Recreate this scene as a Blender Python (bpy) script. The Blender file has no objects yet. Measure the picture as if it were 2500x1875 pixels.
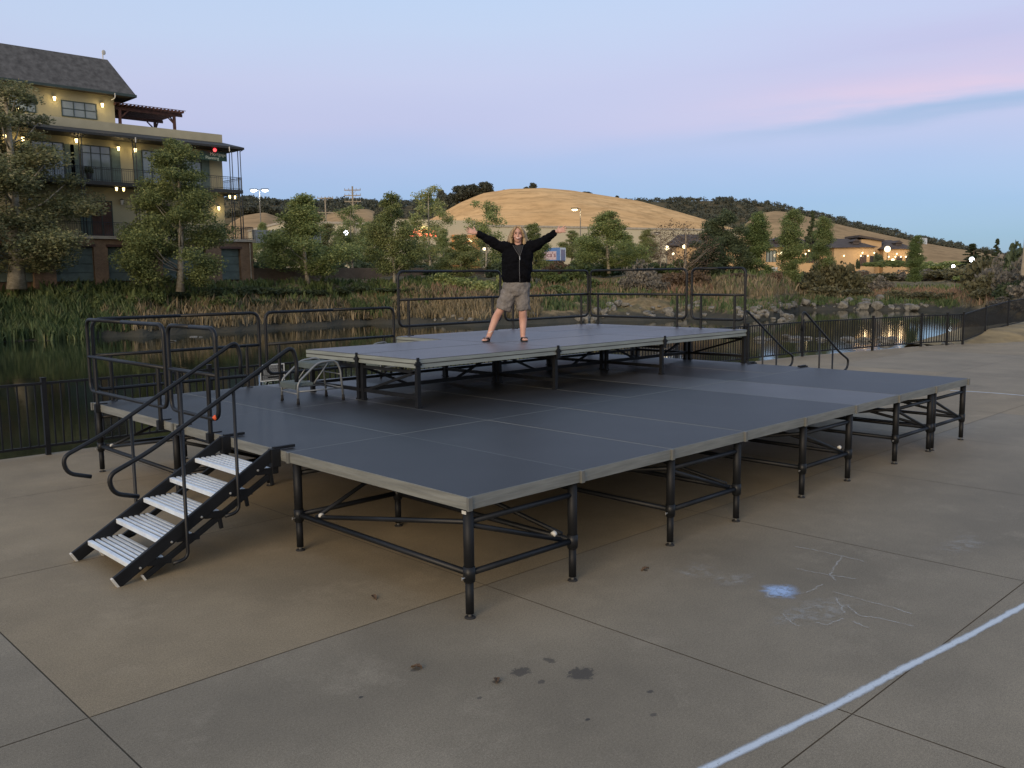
import bpy, bmesh, math, random
import numpy as np
from mathutils import Vector, Matrix, Euler
R = math.radians
rng = np.random.default_rng(7)
random.seed(7)
sc = bpy.context.scene
COL = sc.collection
FT = 0.3048

# ------------------------------------------------------------------ camera
CAM = np.array([-4.034, -4.626, 2.443]); FPX = 2174.0
YAW, PIT, ROL = R(45.877), R(-6.798), R(-0.656)
fw = np.array([math.cos(YAW)*math.cos(PIT), math.sin(YAW)*math.cos(PIT), math.sin(PIT)])
_r = np.cross(fw, [0, 0, 1]); _r /= np.linalg.norm(_r); _u = np.cross(_r, fw)
rt = _r*math.cos(ROL) + _u*math.sin(ROL); up = -_r*math.sin(ROL) + _u*math.cos(ROL)
fwh = np.array([math.cos(YAW), math.sin(YAW), 0.0]); rth = np.array([math.sin(YAW), -math.cos(YAW), 0.0])
cd = bpy.data.cameras.new('camera'); cam = bpy.data.objects.new('camera', cd); COL.objects.link(cam)
cd.sensor_width = 36; cd.lens = FPX/2500*36; cd.clip_end = 6000; cd.clip_start = 0.05
cam.matrix_world = Matrix(((rt[0], up[0], -fw[0], CAM[0]), (rt[1], up[1], -fw[1], CAM[1]), (rt[2], up[2], -fw[2], CAM[2]), (0, 0, 0, 1)))
sc.camera = cam

def ray(u, v): return fw*FPX + rt*(u-1250) - up*(v-937.5)
def at_depth(u, v, d): return CAM + ray(u, v)/FPX*d
def on_z(u, v, z):
    r = ray(u, v); return CAM + r*((z-CAM[2])/r[2])
def on_y(u, v, y):
    r = ray(u, v); return CAM + r*((y-CAM[1])/r[1])

# ------------------------------------------------------------------ exposure, world, sun
sc.view_settings.view_transform = 'Standard'; sc.view_settings.look = 'None'
sc.view_settings.exposure = 0.0; sc.view_settings.gamma = 1.0
try: sc.cycles.max_bounces = 6; sc.cycles.transparent_max_bounces = 8; sc.cycles.use_denoising = True
except Exception: pass
SUN_AZ, SUN_EL = R(203), R(21)       # the afterglow low in the west
SUNV = np.array([math.cos(SUN_AZ)*math.cos(SUN_EL), math.sin(SUN_AZ)*math.cos(SUN_EL), math.sin(SUN_EL)])

def lin(c):
    return tuple(((x/255)/12.92 if x/255 <= 0.04045 else ((x/255+0.055)/1.055)**2.4) for x in c)

class NT:
    """small helper to write node trees"""
    def __init__(s, tree): s.t = tree; s.n = tree.nodes; s.l = tree.links
    def node(s, typ, **kw):
        n = s.n.new(typ)
        for k, v in kw.items(): setattr(n, k, v)
        return n
    def put(s, sock, val):
        if hasattr(val, 'links') and hasattr(val, 'node'): s.l.new(val, sock)
        elif val is not None: sock.default_value = val
    def m(s, op, a, b=None, c=None, clamp=False):
        n = s.node('ShaderNodeMath', operation=op, use_clamp=clamp)
        s.put(n.inputs[0], a)
        if b is not None: s.put(n.inputs[1], b)
        if c is not None: s.put(n.inputs[2], c)
        return n.outputs[0]
    def dot(s, a, vec):
        n = s.node('ShaderNodeVectorMath', operation='DOT_PRODUCT'); s.put(n.inputs[0], a); n.inputs[1].default_value = tuple(vec); return n.outputs['Value']
    def ramp(s, fac, stops, interp='LINEAR'):
        n = s.node('ShaderNodeValToRGB'); cr = n.color_ramp; cr.interpolation = interp
        while len(cr.elements) > 1: cr.elements.remove(cr.elements[-1])
        for i, (p, c) in enumerate(stops):
            e = cr.elements[0] if i == 0 else cr.elements.new(p)
            e.position = p; e.color = (c if isinstance(c, (tuple, list)) else (c, c, c)) + ((1,) if not isinstance(c, (tuple, list)) or len(c) == 3 else ())
        s.put(n.inputs[0], fac); return n.outputs[0]
    def mix(s, fac, a, b, mode='MIX'):
        n = s.node('ShaderNodeMix', data_type='RGBA', blend_type=mode)
        s.put(n.inputs[0], fac)
        for k, v in ((6, a), (7, b)):
            if isinstance(v, tuple) and len(v) == 3: v = v + (1,)
            s.put(n.inputs[k], v)
        return n.outputs[2]
    def noise(s, vec, scale, detail=3, rough=0.55, w=None):
        n = s.node('ShaderNodeTexNoise'); s.put(n.inputs['Vector'], vec)
        n.inputs['Scale'].default_value = scale; n.inputs['Detail'].default_value = detail; n.inputs['Roughness'].default_value = rough
        return n.outputs[0]
    def mapping(s, vec, scale=(1, 1, 1), rot=(0, 0, 0), loc=(0, 0, 0)):
        n = s.node('ShaderNodeMapping'); s.put(n.inputs[0], vec)
        n.inputs['Scale'].default_value = scale; n.inputs['Rotation'].default_value = rot; n.inputs['Location'].default_value = loc
        return n.outputs[0]
    def sstep(s, x, a, b):
        n = s.node('ShaderNodeMapRange', interpolation_type='SMOOTHSTEP'); s.put(n.inputs[0], x)
        n.inputs[1].default_value = a; n.inputs[2].default_value = b; return n.outputs[0]

w = bpy.data.worlds.new('World'); sc.world = w; w.use_nodes = True
T = NT(w.node_tree); T.n.clear()
gen = T.node('ShaderNodeTexCoord').outputs['Generated']
ez = T.dot(gen, (0, 0, 1)); df = T.dot(gen, fwh); dr = T.dot(gen, rth)
nz = T.noise(T.mapping(gen, scale=(1, 1, 4)), 2.2, 3)
e1 = T.m('ADD', ez, T.m('MULTIPLY', T.m('SUBTRACT', nz, 0.5), 0.05))
sky = T.ramp(e1, [(0.0, lin((120, 158, 192))), (0.03, lin((110, 156, 196))), (0.075, lin((124, 158, 206))), (0.115, lin((150, 167, 210))), (0.155, lin((178, 177, 211))),
                  (0.20, lin((187, 188, 217))), (0.25, lin((186, 198, 224))), (0.31, lin((182, 202, 230))), (0.5, lin((168, 190, 220))), (1.0, lin((140, 160, 192)))])
# evening cloud bank, fixed in the eastern sky
dfs = T.m('MAXIMUM', df, 0.05)
a_ = T.m('DIVIDE', dr, dfs); e_ = T.m('DIVIDE', ez, dfs)
n2 = T.noise(T.mapping(gen, scale=(1.0, 1.0, 9.0)), 3.0, 5, 0.6)
tt = T.m('SUBTRACT', e_, T.m('MULTIPLY_ADD', a_, 0.125, 0.122))
tt = T.m('ADD', tt, T.m('MULTIPLY', T.m('SUBTRACT', n2, 0.5), 0.035))
side = T.m('MULTIPLY', T.sstep(a_, -0.05, 0.5), T.sstep(df, 0.2, 0.5))
band = T.ramp(T.m('MULTIPLY', tt, 5.0), [(0.0, 0.0), (0.06, 0.6), (0.16, 0.85), (0.4, 0.75), (0.95, 0.0)])
pink = T.ramp(T.m('MULTIPLY', tt, 5.0), [(0.0, lin((186, 172, 206))), (0.10, lin((206, 180, 206))), (0.35, lin((184, 174, 208))), (0.8, lin((198, 190, 222)))])
n3 = T.noise(T.mapping(gen, scale=(2, 2, 16)), 2.5, 4)
sky = T.mix(T.m('MULTIPLY', T.m('MULTIPLY', band, side), T.m('MULTIPLY_ADD', n3, 0.8, 0.45), clamp=True), sky, pink)
streak = T.m('MULTIPLY', T.m('MULTIPLY', T.m('MULTIPLY', T.sstep(tt, -0.004, 0.006), T.m('SUBTRACT', 1.0, T.sstep(tt, 0.008, 0.045))), T.m('MULTIPLY', T.sstep(a_, 0.18, 0.46), T.sstep(df, 0.2, 0.5))), T.sstep(n3, 0.30, 0.62))
sky = T.mix(T.m('MULTIPLY', streak, 0.6), sky, lin((222, 186, 204)))
under = T.m('MULTIPLY', T.m('MULTIPLY', T.sstep(tt, -0.022, -0.004), T.m('SUBTRACT', 1.0, T.sstep(tt, -0.006, 0.006))), T.sstep(a_, 0.1, 0.5))
sky = T.mix(T.m('MULTIPLY', T.m('MULTIPLY', under, T.sstep(df, 0.2, 0.5)), 0.75), sky, lin((132, 158, 196)))
lowband = T.m('MULTIPLY', T.m('MULTIPLY', T.m('SUBTRACT', 1.0, T.sstep(tt, -0.1, -0.012)), T.sstep(tt, -0.2, -0.05)), T.sstep(a_, 0.15, 0.6))
sky = T.mix(T.m('MULTIPLY', lowband, 0.12), sky, lin((150, 192, 222)))
# sunset glow behind the photographer
ds = T.dot(gen, (math.cos(SUN_AZ), math.sin(SUN_AZ), 0))
glow = T.m('MULTIPLY', T.sstep(ds, -0.25, 1.0), T.m('SUBTRACT', 1.0, T.sstep(ez, 0.05, 0.9)))
gcol = T.ramp(ez, [(0.0, (0.45, 0.30, 0.20)), (0.10, (0.70, 0.54, 0.40)), (0.35, (1.0, 0.92, 0.84)), (0.8, (0.62, 0.66, 0.76))])
sky = T.mix(T.m('MULTIPLY', glow, 0.95), sky, gcol)
# below the horizon: dull earth
sky = T.mix(T.sstep(ez, -0.02, 0.0), (0.10, 0.095, 0.08), sky)
nish = T.node('ShaderNodeTexSky', sky_type='NISHITA'); nish.sun_disc = False
nish.sun_elevation = SUN_EL; nish.sun_rotation = math.pi/2 - SUN_AZ
mx = T.mix(0.03, sky, nish.outputs[0])
SKY_STRENGTH = 1.0
bg = T.node('ShaderNodeBackground'); T.put(bg.inputs[0], mx); bg.inputs[1].default_value = SKY_STRENGTH
out = T.node('ShaderNodeOutputWorld'); T.l.new(bg.outputs[0], out.inputs[0])

sl = bpy.data.lights.new('sun', 'SUN'); sl.energy = 2.2; sl.angle = R(35); sl.color = (1.0, 0.78, 0.53)
so = bpy.data.objects.new('sun', sl); COL.objects.link(so)
so.rotation_euler = Vector(-SUNV).to_track_quat('-Z', 'Y').to_euler(); so.location = (-20, -10, 30)

# ------------------------------------------------------------------ materials
MATS = {}
def mat(name, col, rough=0.6, metal=0.0, var=0.25, vscale=3.0, bump=0.0, bscale=40.0, spec=0.5, col2=None, emit=None, estr=1.0, coord='Object', stretch=(1, 1, 1)):
    m = bpy.data.materials.new(name); m.use_nodes = True
    t = NT(m.node_tree); p = t.n['Principled BSDF']
    co = t.node('ShaderNodeTexCoord').outputs[coord]
    if stretch != (1, 1, 1): co = t.mapping(co, scale=stretch)
    c2 = col2 or tuple(x*(1-var) for x in col)
    c1 = col if col2 else tuple(min(1, x*(1+var*0.6)) for x in col)
    f = t.ramp(t.noise(co, vscale, 5, 0.6), [(0.3, 0.0), (0.7, 1.0)])
    t.put(p.inputs['Base Color'], t.mix(f, c2, c1))
    p.inputs['Roughness'].default_value = rough; p.inputs['Metallic'].default_value = metal
    p.inputs['Specular IOR Level'].default_value = spec
    if bump:
        b = t.node('ShaderNodeBump'); b.inputs['Strength'].default_value = bump; b.inputs['Distance'].default_value = 0.02
        t.put(b.inputs['Height'], t.noise(co, bscale, 4)); t.l.new(b.outputs[0], p.inputs['Normal'])
    if emit:
        p.inputs['Emission Color'].default_value = emit + (1,); p.inputs['Emission Strength'].default_value = estr
    MATS[name] = m; return m

def concrete(name, base, seed):
    m = bpy.data.materials.new(name); m.use_nodes = True; t = NT(m.node_tree); p = t.n['Principled BSDF']
    co = t.node('ShaderNodeTexCoord').outputs['Object']
    cs = t.mapping(co, loc=(seed*7.3, seed*3.1, 0))
    big = t.ramp(t.noise(cs, 0.55, 4, 0.6), [(0.3, 0.0), (0.7, 1.0)])
    mid = t.ramp(t.noise(cs, 2.6, 6, 0.7), [(0.35, 0.0), (0.72, 1.0)])
    fine = t.noise(cs, 170, 2, 0.7)
    grit = t.ramp(t.noise(cs, 60, 3, 0.7), [(0.35, 0.82), (0.6, 1.05)])
    c = t.mix(big, tuple(x*0.74 for x in base), tuple(x*1.18 for x in base))
    c = t.mix(t.m('MULTIPLY', mid, 0.5), c, tuple(x*0.66 for x in base))
    pale = t.ramp(t.noise(cs, 1.3, 7, 0.75), [(0.52, 0.0), (0.72, 0.6)])
    c = t.mix(pale, c, tuple(min(1, x*1.3+0.02) for x in base))
    c = t.mix(1.0, c, grit, 'MULTIPLY')
    c = t.mix(1.0, c, t.ramp(fine, [(0.3, 0.60), (0.7, 1.36)]), 'MULTIPLY')
    # oil and gum stains lying on the slabs
    g = t.node('ShaderNodeNewGeometry').outputs['Position']
    wob = t.noise(g, 26, 7, 0.8)
    for x, y, rx, ry, k in STAINS:
        q = t.mapping(g, loc=(-x/rx, -y/ry, 0), scale=(1/rx, 1/ry, 0))
        ln = t.node('ShaderNodeVectorMath', operation='LENGTH'); t.put(ln.inputs[0], q)
        d = t.m('ADD', ln.outputs['Value'], t.m('MULTIPLY', t.m('SUBTRACT', wob, 0.5), 2.8))
        c = t.mix(t.m('MULTIPLY', t.m('SUBTRACT', 1.0, t.sstep(d, 0.75, 1.0)), min(1, k*1.3)), c, (0.045, 0.04, 0.035))
    t.put(p.inputs['Base Color'], c); p.inputs['Roughness'].default_value = 0.72; p.inputs['Specular IOR Level'].default_value = 0.35
    b = t.node('ShaderNodeBump'); b.inputs['Strength'].default_value = 0.25; b.inputs['Distance'].default_value = 0.004
    t.put(b.inputs['Height'], t.noise(cs, 130, 3)); t.l.new(b.outputs[0], p.inputs['Normal'])
    return m
STAINS = []
for u, v, rx, ry, k in [(1272, 1640, .07, .06, .55), (1420, 1645, .10, .09, .6), (1017, 1634, .045, .03, .5), (1213, 1664, .03, .025, .55), (1342, 1612, .03, .06, .5), (1322, 1665, .03, .025, .5),
                        (1588, 1688, .025, .02, .6), (1434, 1757, .02, .015, .8), (1597, 1745, .025, .02, .5), (882, 1702, .016, .014, .8), (1170, 1604+100, .02, .015, .5), (1577, 1393, .02, .02, .6)]:
    q = on_z(u, v, 0); STAINS.append((q[0], q[1], rx, ry, k))

M_conc_tan = concrete('concrete_tan', (0.270, 0.214, 0.134), 1)
M_conc_grey = concrete('concrete_grey', (0.232, 0.198, 0.142), 2)
M_conc_mid = concrete('concrete_warm_grey', (0.248, 0.204, 0.138), 3)
M_joint = mat('joint_filler', (0.115, 0.093, 0.064), 0.95)
M_black = mat('black_powdercoat', (0.008, 0.009, 0.011), 0.55, var=0.4, vscale=6, spec=.25)
M_blackr = mat('black_steel_tube', (0.009, 0.0105, 0.013), 0.45, var=0.5, vscale=4, spec=.3)
M_alu = mat('weathered_aluminium', (0.205, 0.215, 0.203), 0.5, 0.25, var=0.3, vscale=2.2, stretch=(1, 1, 14))
M_aluside = mat('aluminium_edge', (0.27, 0.30, 0.28), 0.45, 0.25, var=0.25, vscale=2.2, stretch=(1, 1, 14))
M_capgrey = mat('corner_casting', (0.13, 0.135, 0.128), 0.6, 0.1)
M_groove = mat('frame_groove', (0.05, 0.052, 0.05), 0.7)
M_silver = mat('bare_aluminium', (0.78, 0.86, 0.97), 0.34, 0.3, var=0.14, vscale=8)
M_silver_dark = mat('tread_groove', (0.02, 0.025, 0.03), 0.6)
M_zinc = mat('zinc_bolt', (0.6, 0.6, 0.58), 0.3, 0.8)
M_white = mat('white_plastic', (0.50, 0.50, 0.47), 0.6)
M_rubber = mat('black_rubber', (0.012, 0.012, 0.013), 0.8)
M_stoolgrey = mat('grey_stool_tube', (0.20, 0.215, 0.225), 0.42, 0.3)
M_stooltread = mat('ribbed_grey_rubber', (0.085, 0.11, 0.11), 0.75, bump=0.4, bscale=60)
M_orange = mat('orange_tape', (0.8, 0.12, 0.03), 0.5)

def deckmat(name, base, k):
    m = bpy.data.materials.new(name); m.use_nodes = True; t = NT(m.node_tree); p = t.n['Principled BSDF']
    co = t.node('ShaderNodeTexCoord').outputs['Object']
    ri = t.node('ShaderNodeObjectInfo').outputs['Random']
    n1 = t.ramp(t.noise(co, 1.6, 6, 0.65), [(0.3, 0.84), (0.72, 1.16)])
    n2 = t.ramp(t.noise(co, 110, 3, 0.8), [(0.3, 0.45), (0.7, 1.6)])
    sc_ = t.ramp(t.noise(t.mapping(co, scale=(1, 9, 1)), 3, 6, 0.75), [(0.56, 0.0), (0.78, 0.55)])
    c = t.mix(1.0, base, n1, 'MULTIPLY'); c = t.mix(1.0, c, n2, 'MULTIPLY')
    c = t.mix(1.0, c, t.ramp(ri, [(0.0, 0.88), (1.0, 1.1)]), 'MULTIPLY')
    c = t.mix(sc_, c, tuple(min(1, x*1.7) for x in base))
    t.put(p.inputs['Base Color'], c); p.inputs['Roughness'].default_value = k; p.inputs['Specular IOR Level'].default_value = 0.24
    b = t.node('ShaderNodeBump'); b.inputs['Strength'].default_value = 0.25; b.inputs['Distance'].default_value = 0.002
    t.put(b.inputs['Height'], t.noise(co, 220, 2)); t.l.new(b.outputs[0], p.inputs['Normal'])
    return m
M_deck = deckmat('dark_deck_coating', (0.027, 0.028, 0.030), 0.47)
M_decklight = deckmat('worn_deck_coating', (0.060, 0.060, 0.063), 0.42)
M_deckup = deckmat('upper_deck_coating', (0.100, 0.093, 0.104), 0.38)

# ------------------------------------------------------------------ mesh helpers
class MB:
    def __init__(s): s.v = []; s.f = []; s.mi = []
    def add(s, vs, fs, mi=0):
        o = len(s.v); s.v += [tuple(map(float, p)) for p in vs]; s.f += [tuple(i+o for i in f) for f in fs]; s.mi += [mi]*len(fs); return s
    def box(s, x0, x1, y0, y1, z0, z1, mi=0):
        return s.add([(x0, y0, z0), (x1, y0, z0), (x1, y1, z0), (x0, y1, z0), (x0, y0, z1), (x1, y0, z1), (x1, y1, z1), (x0, y1, z1)],
                     [(3, 2, 1, 0), (4, 5, 6, 7), (0, 1, 5, 4), (1, 2, 6, 5), (2, 3, 7, 6), (3, 0, 4, 7)], mi)
    def bar(s, a, b, wd, ht, mi=0, upv=(0, 0, 1)):
        a = Vector(a); b = Vector(b); d = (b-a).normalized(); U = Vector(upv)
        if abs(d.dot(U)) > 0.99: U = Vector((1, 0, 0))
        S = d.cross(U).normalized(); U = S.cross(d)
        P = []
        for c in (a, b):
            for i, j in ((-1, -1), (1, -1), (1, 1), (-1, 1)): P.append(c + S*(i*wd/2) + U*(j*ht/2))
        return s.add(P, [(0, 1, 2, 3), (7, 6, 5, 4), (0, 4, 5, 1), (1, 5, 6, 2), (2, 6, 7, 3), (3, 7, 4, 0)], mi)
    def tube(s, pts, r, n=8, mi=0, cap=True):
        pts = [Vector(p) for p in pts]; N = len(pts)
        rs = r if isinstance(r, (list, tuple)) else [r]*N
        d0 = (pts[1]-pts[0]).normalized(); U = Vector((0, 0, 1)) if abs(d0.z) < 0.95 else Vector((1, 0, 0))
        X = d0.cross(U).normalized(); o = len(s.v); prev = d0
        for i, p in enumerate(pts):
            d = ((pts[min(i+1, N-1)]-p).normalized() + (p-pts[max(i-1, 0)]).normalized())
            d = d.normalized() if d.length > 1e-6 else prev
            q = prev.rotation_difference(d); X = q @ X; X = (X - d*X.dot(d)).normalized(); Y = d.cross(X); prev = d
            for k in range(n):
                t = 2*math.pi*k/n; s.v.append(tuple(p + X*(math.cos(t)*rs[i]) + Y*(math.sin(t)*rs[i])))
        F = []
        for i in range(N-1):
            for k in range(n):
                k2 = (k+1) % n; F.append((o+i*n+k, o+i*n+k2, o+(i+1)*n+k2, o+(i+1)*n+k))
        if cap: F.append(tuple(o+k for k in reversed(range(n)))); F.append(tuple(o+(N-1)*n+k for k in range(n)))
        s.f += F; s.mi += [mi]*len(F); return s
    def ellip(s, c, rx, ry, rz, n=12, m=8, mi=0, rot=None):
        V = []; F = []
        for i in range(m+1):
            ph = math.pi*i/m
            for k in range(n):
                t = 2*math.pi*k/n; p = Vector((rx*math.sin(ph)*math.cos(t), ry*math.sin(ph)*math.sin(t), rz*math.cos(ph)))
                if rot is not None: p = rot @ p
                V.append((c[0]+p.x, c[1]+p.y, c[2]+p.z))
        for i in range(m):
            for k in range(n):
                k2 = (k+1) % n; F.append((i*n+k, (i+1)*n+k, (i+1)*n+k2, i*n+k2))
        return s.add(V, F, mi)
    def mesh(s, name, mats, smooth=False):
        me = bpy.data.meshes.new(name); me.from_pydata(s.v, [], s.f)
        for m in (mats if isinstance(mats, (list, tuple)) else [mats]): me.materials.append(m)
        if len(me.materials) > 1: me.polygons.foreach_set('material_index', s.mi)
        if smooth: me.polygons.foreach_set('use_smooth', [True]*len(me.polygons))
        me.update(); return me
    def build(s, name, mats, parent=None, smooth=False, bevel=0.0, loc=None):
        return link(name, s.mesh(name, mats, smooth), parent, bevel, loc)

def link(name, me, parent=None, bevel=0.0, loc=None):
    o = bpy.data.objects.new(name, me); COL.objects.link(o)
    if parent is not None: o.parent = parent
    if loc is not None: o.location = loc
    if bevel:
        b = o.modifiers.new('bevel', 'BEVEL'); b.width = bevel; b.segments = 2; b.limit_method = 'ANGLE'
    return o
def tag(o, label=None, cat=None, group=None, kind=None):
    if label: o['label'] = label
    if cat: o['category'] = cat
    if group: o['group'] = group
    if kind: o['kind'] = kind
    return o
def empty(name, loc=(0, 0, 0), rz=0.0):
    o = bpy.data.objects.new(name, None); COL.objects.link(o); o.location = loc; o.rotation_euler = (0, 0, rz); o.empty_display_size = 0.2; return o
def copy_tree(o, parent=None):
    c = o.copy(); COL.objects.link(c)
    if parent is not None: c.parent = parent
    for ch in [x for x in list(COL.objects) if x.parent == o]: copy_tree(ch, c)
    return c
def arc(pts, r, n=5):
    """round the inner corners of a polyline"""
    pts = [Vector(p) for p in pts]; out = [pts[0]]
    for i in range(1, len(pts)-1):
        a, b, c = pts[i-1], pts[i], pts[i+1]
        r1 = min(r, (a-b).length*0.49, (c-b).length*0.49)
        p, q = b+(a-b).normalized()*r1, b+(c-b).normalized()*r1
        for k in range(n+1):
            t = k/n; out.append(p*(1-t)**2 + b*2*t*(1-t) + q*t*t)
    out.append(pts[-1]); return out

# ------------------------------------------------------------------ pavement
FENCE = [(-16, 9.4), (-13.5, 9.33), (-11.0, 9.27), (-8.5, 9.2), (-6.0, 9.15), (-3.5, 9.1), (-0.06, 9.04), (2.4, 9.0), (4.85, 8.96), (7.3, 8.92), (9.75, 8.87), (12.2, 8.82), (14.8, 8.74), (18.0, 8.62), (20.77, 8.42), (24.02, 7.73), (26.55, 7.2), (27.58, 6.75), (28.26, 6.47)]
bm = bmesh.new(); G = 0.0045
xs = [(-8 + 9.98*i)*FT for i in range(-9, 24)]; ys = [(1.6 + 9.95*j)*FT for j in range(-14, 3)] + [9.16]
lay = {}
for i in range(len(xs)-1):
    for j in range(len(ys)-1):
        x0, x1, y0, y1 = xs[i]+G, xs[i+1]-G, ys[j]+G, ys[j+1]-G
        if x0 > 40 or x0 < -30: continue
        vs = [bm.verts.new(p) for p in ((x0, y0, 0), (x1, y0, 0), (x1, y1, 0), (x0, y1, 0))]
        f = bm.faces.new(vs)
        I, J = i-9, j-14
        mi = [0, 1, 2][int(rng.integers(0, 3))]
        if J < 0 and I <= 2: mi = 1
        if I < 0: mi = 1 if J <= 0 else 2
        if 0 <= I <= 2 and 0 <= J: mi = 0
        if I > 2 and J == 2 or (3 <= I <= 4 and J == 1): mi = 0
        f.material_index = mi
for (p, q) in zip(FENCE[11:-1], FENCE[12:]):
    d = Vector((q[0]-p[0], q[1]-p[1], 0)).normalized(); nrm = Vector((-d.y, d.x, 0))
    # trim the slabs along the fence line
    if abs(q[1]-p[1]) < 0.05: continue
    geom = [f for f in bm.faces if True]
    off = Vector((p[0], p[1], 0)) + nrm*0.12
    bmesh.ops.bisect_plane(bm, geom=bm.verts[:]+bm.edges[:]+bm.faces[:], plane_co=off, plane_no=nrm, clear_outer=True)
me = bpy.data.meshes.new('pavement'); bm.to_mesh(me); bm.free()
for m in (M_conc_tan, M_conc_grey, M_conc_mid): me.materials.append(m)
tag(link('pavement', me), kind='structure')
pl = MB()
pts_edge = [(-40, 9.6)] + [(x, y+0.15) for x, y in FENCE] + [(34, 6.9), (45, 6.4)]
for k in range(len(pts_edge)-1):
    a, b = pts_edge[k], pts_edge[k+1]
    pl.add([(a[0], a[1], -1.5), (b[0], b[1], -1.5), (b[0], b[1], -0.006), (a[0], a[1], -0.006)], [(0, 1, 2, 3)])
    pl.add([(a[0], -45, -0.006), (b[0], -45, -0.006), (b[0], b[1], -0.006), (a[0], a[1], -0.006)], [(0, 1, 2, 3)])
tag(pl.build('plaza_base', M_joint), kind='structure')
M_earth = mat('bare_earth', (0.16, 0.13, 0.09), 0.95, vscale=0.2)
gb = MB(); gb.add([(-3000, -3000, -2.4), (3000, -3000, -2.4), (3000, 3000, -2.4), (-3000, 3000, -2.4)], [(0, 1, 2, 3)])
tag(gb.build('ground', M_earth), kind='structure')
gb = MB(); gb.add([(-300, -300, -0.03), (45, -300, -0.03), (45, -44, -0.03), (-300, -44, -0.03)], [(0, 1, 2, 3)])
gb.add([(-300, -44, -0.03), (-40, -44, -0.03), (-40, 9, -0.03), (-300, 9, -0.03)], [(0, 1, 2, 3)])
gb.add([(45, -300, -0.03), (300, -300, -0.03), (300, 6.3, -0.03), (45, 6.3, -0.03)], [(0, 1, 2, 3)])
tag(gb.build('ground', M_conc_mid), kind='structure')

# chalk lines and scribbles on the slabs
def chalkmat(name, col, thr, sc_, opac=1.0):
    m = bpy.data.materials.new(name); m.use_nodes = True; t = NT(m.node_tree); p = t.n['Principled BSDF']
    co = t.node('ShaderNodeTexCoord').outputs['Object']
    at = t.node('ShaderNodeAttribute', attribute_name='edge').outputs['Fac']
    n = t.noise(co, sc_, 5, 0.75)
    a = t.m('MULTIPLY', t.m('MULTIPLY', t.sstep(n, thr, thr+0.25), opac), t.sstep(at, 0.0, 0.75), clamp=True)
    t.put(p.inputs['Alpha'], a); p.inputs['Base Color'].default_value = col+(1,); p.inputs['Roughness'].default_value = 0.95; p.inputs['Specular IOR Level'].default_value = 0.1
    return m
M_chalk = chalkmat('white_chalk', (0.52, 0.58, 0.64), 0.20, 55)
M_chalkf = chalkmat('faint_chalk', (0.50, 0.51, 0.50), 0.40, 9, 0.30)
M_chalks = chalkmat('chalk_stroke_white', (0.58, 0.60, 0.60), 0.34, 40, 0.38)
M_chalkb = chalkmat('blue_chalk', (0.42, 0.58, 0.86), 0.30, 14, 0.75)
def strip(name, pts, wd, m, z=0.004, jit=0.0):
    V = []; F = []; E = []; n = len(pts)
    for i, p in enumerate(pts):
        a = Vector(pts[max(i-1, 0)]); b = Vector(pts[min(i+1, n-1)]); d = (b-a).normalized(); s = Vector((-d.y, d.x))
        j = (random.random()-.5)*jit
        w_ = wd*(1+(random.random()-.5)*0.35)
        for k, o in ((-1, 0.0), (0, 1.0), (1, 0.0)):
            V.append((p[0]+s.x*(k*w_/2+j), p[1]+s.y*(k*w_/2+j), z)); E.append(o)
    for i in range(n-1):
        for k in (0, 1): F.append((3*i+k, 3*i+k+1, 3*i+3+k+1, 3*i+3+k))
    me = bpy.data.meshes.new(name); me.from_pydata(V, [], F); me.materials.append(m)
    at = me.attributes.new('edge', 'FLOAT', 'POINT'); at.data.foreach_set('value', E)
    return link(name, me)
def curve_pts(ctrl, n):
    P = np.array(ctrl, float); t = np.linspace(0, len(P)-1, n); return [(float(np.interp(k, range(len(P)), P[:, 0])), float(np.interp(k, range(len(P)), P[:, 1]))) for k in t]
cl = [on_z(u, v, 0)[:2] for u, v in ((1600, 1945), (1735, 1872), (2050, 1718), (2200, 1636), (2350, 1561), (2500, 1479), (2700, 1380))]
tag(strip('chalk_line', curve_pts(cl, 90), 0.080, M_chalk, jit=0.003), 'thick white chalk line crossing the slab joints nearest the camera', 'chalk line')
cl = [on_z(u, v, 0)[:2] for u, v in ((2320, 954), (2370, 956), (2430, 960), (2500, 966), (2600, 973))]
tag(strip('chalk_line', curve_pts(cl, 40), 0.10, M_chalk), 'thin white chalk line on the pavement beyond the far corner of the stage', 'chalk line')
def patch(name, c, rx, ry, m, n=20, z=0.0045):
    V = [(c[0], c[1], z)]; E = [1.0]; F = []
    for k in range(n):
        a = 2*math.pi*k/n; j = 1+random.uniform(-.3, .3); V.append((c[0]+rx*math.cos(a)*j, c[1]+ry*math.sin(a)*j, z)); E.append(0.0)
    for k in range(n): F.append((0, 1+k, 1+(k+1) % n))
    me = bpy.data.meshes.new(name); me.from_pydata(V, [], F); me.materials.append(m)
    me.attributes.new('edge', 'FLOAT', 'POINT').data.foreach_set('value', E); return link(name, me)
c = on_z(1902, 1444, 0); tag(patch('chalk_patch', c, .20, .17, M_chalkb), 'smudged pale blue chalk patch on the slab', 'chalk drawing')
scr = empty('chalk_scribble', tuple(on_z(2080, 1440, 0)))
tag(scr, 'faint white chalk scribbles beside the blue chalk patch', 'chalk drawing')
org = on_z(2080, 1440, 0)
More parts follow.
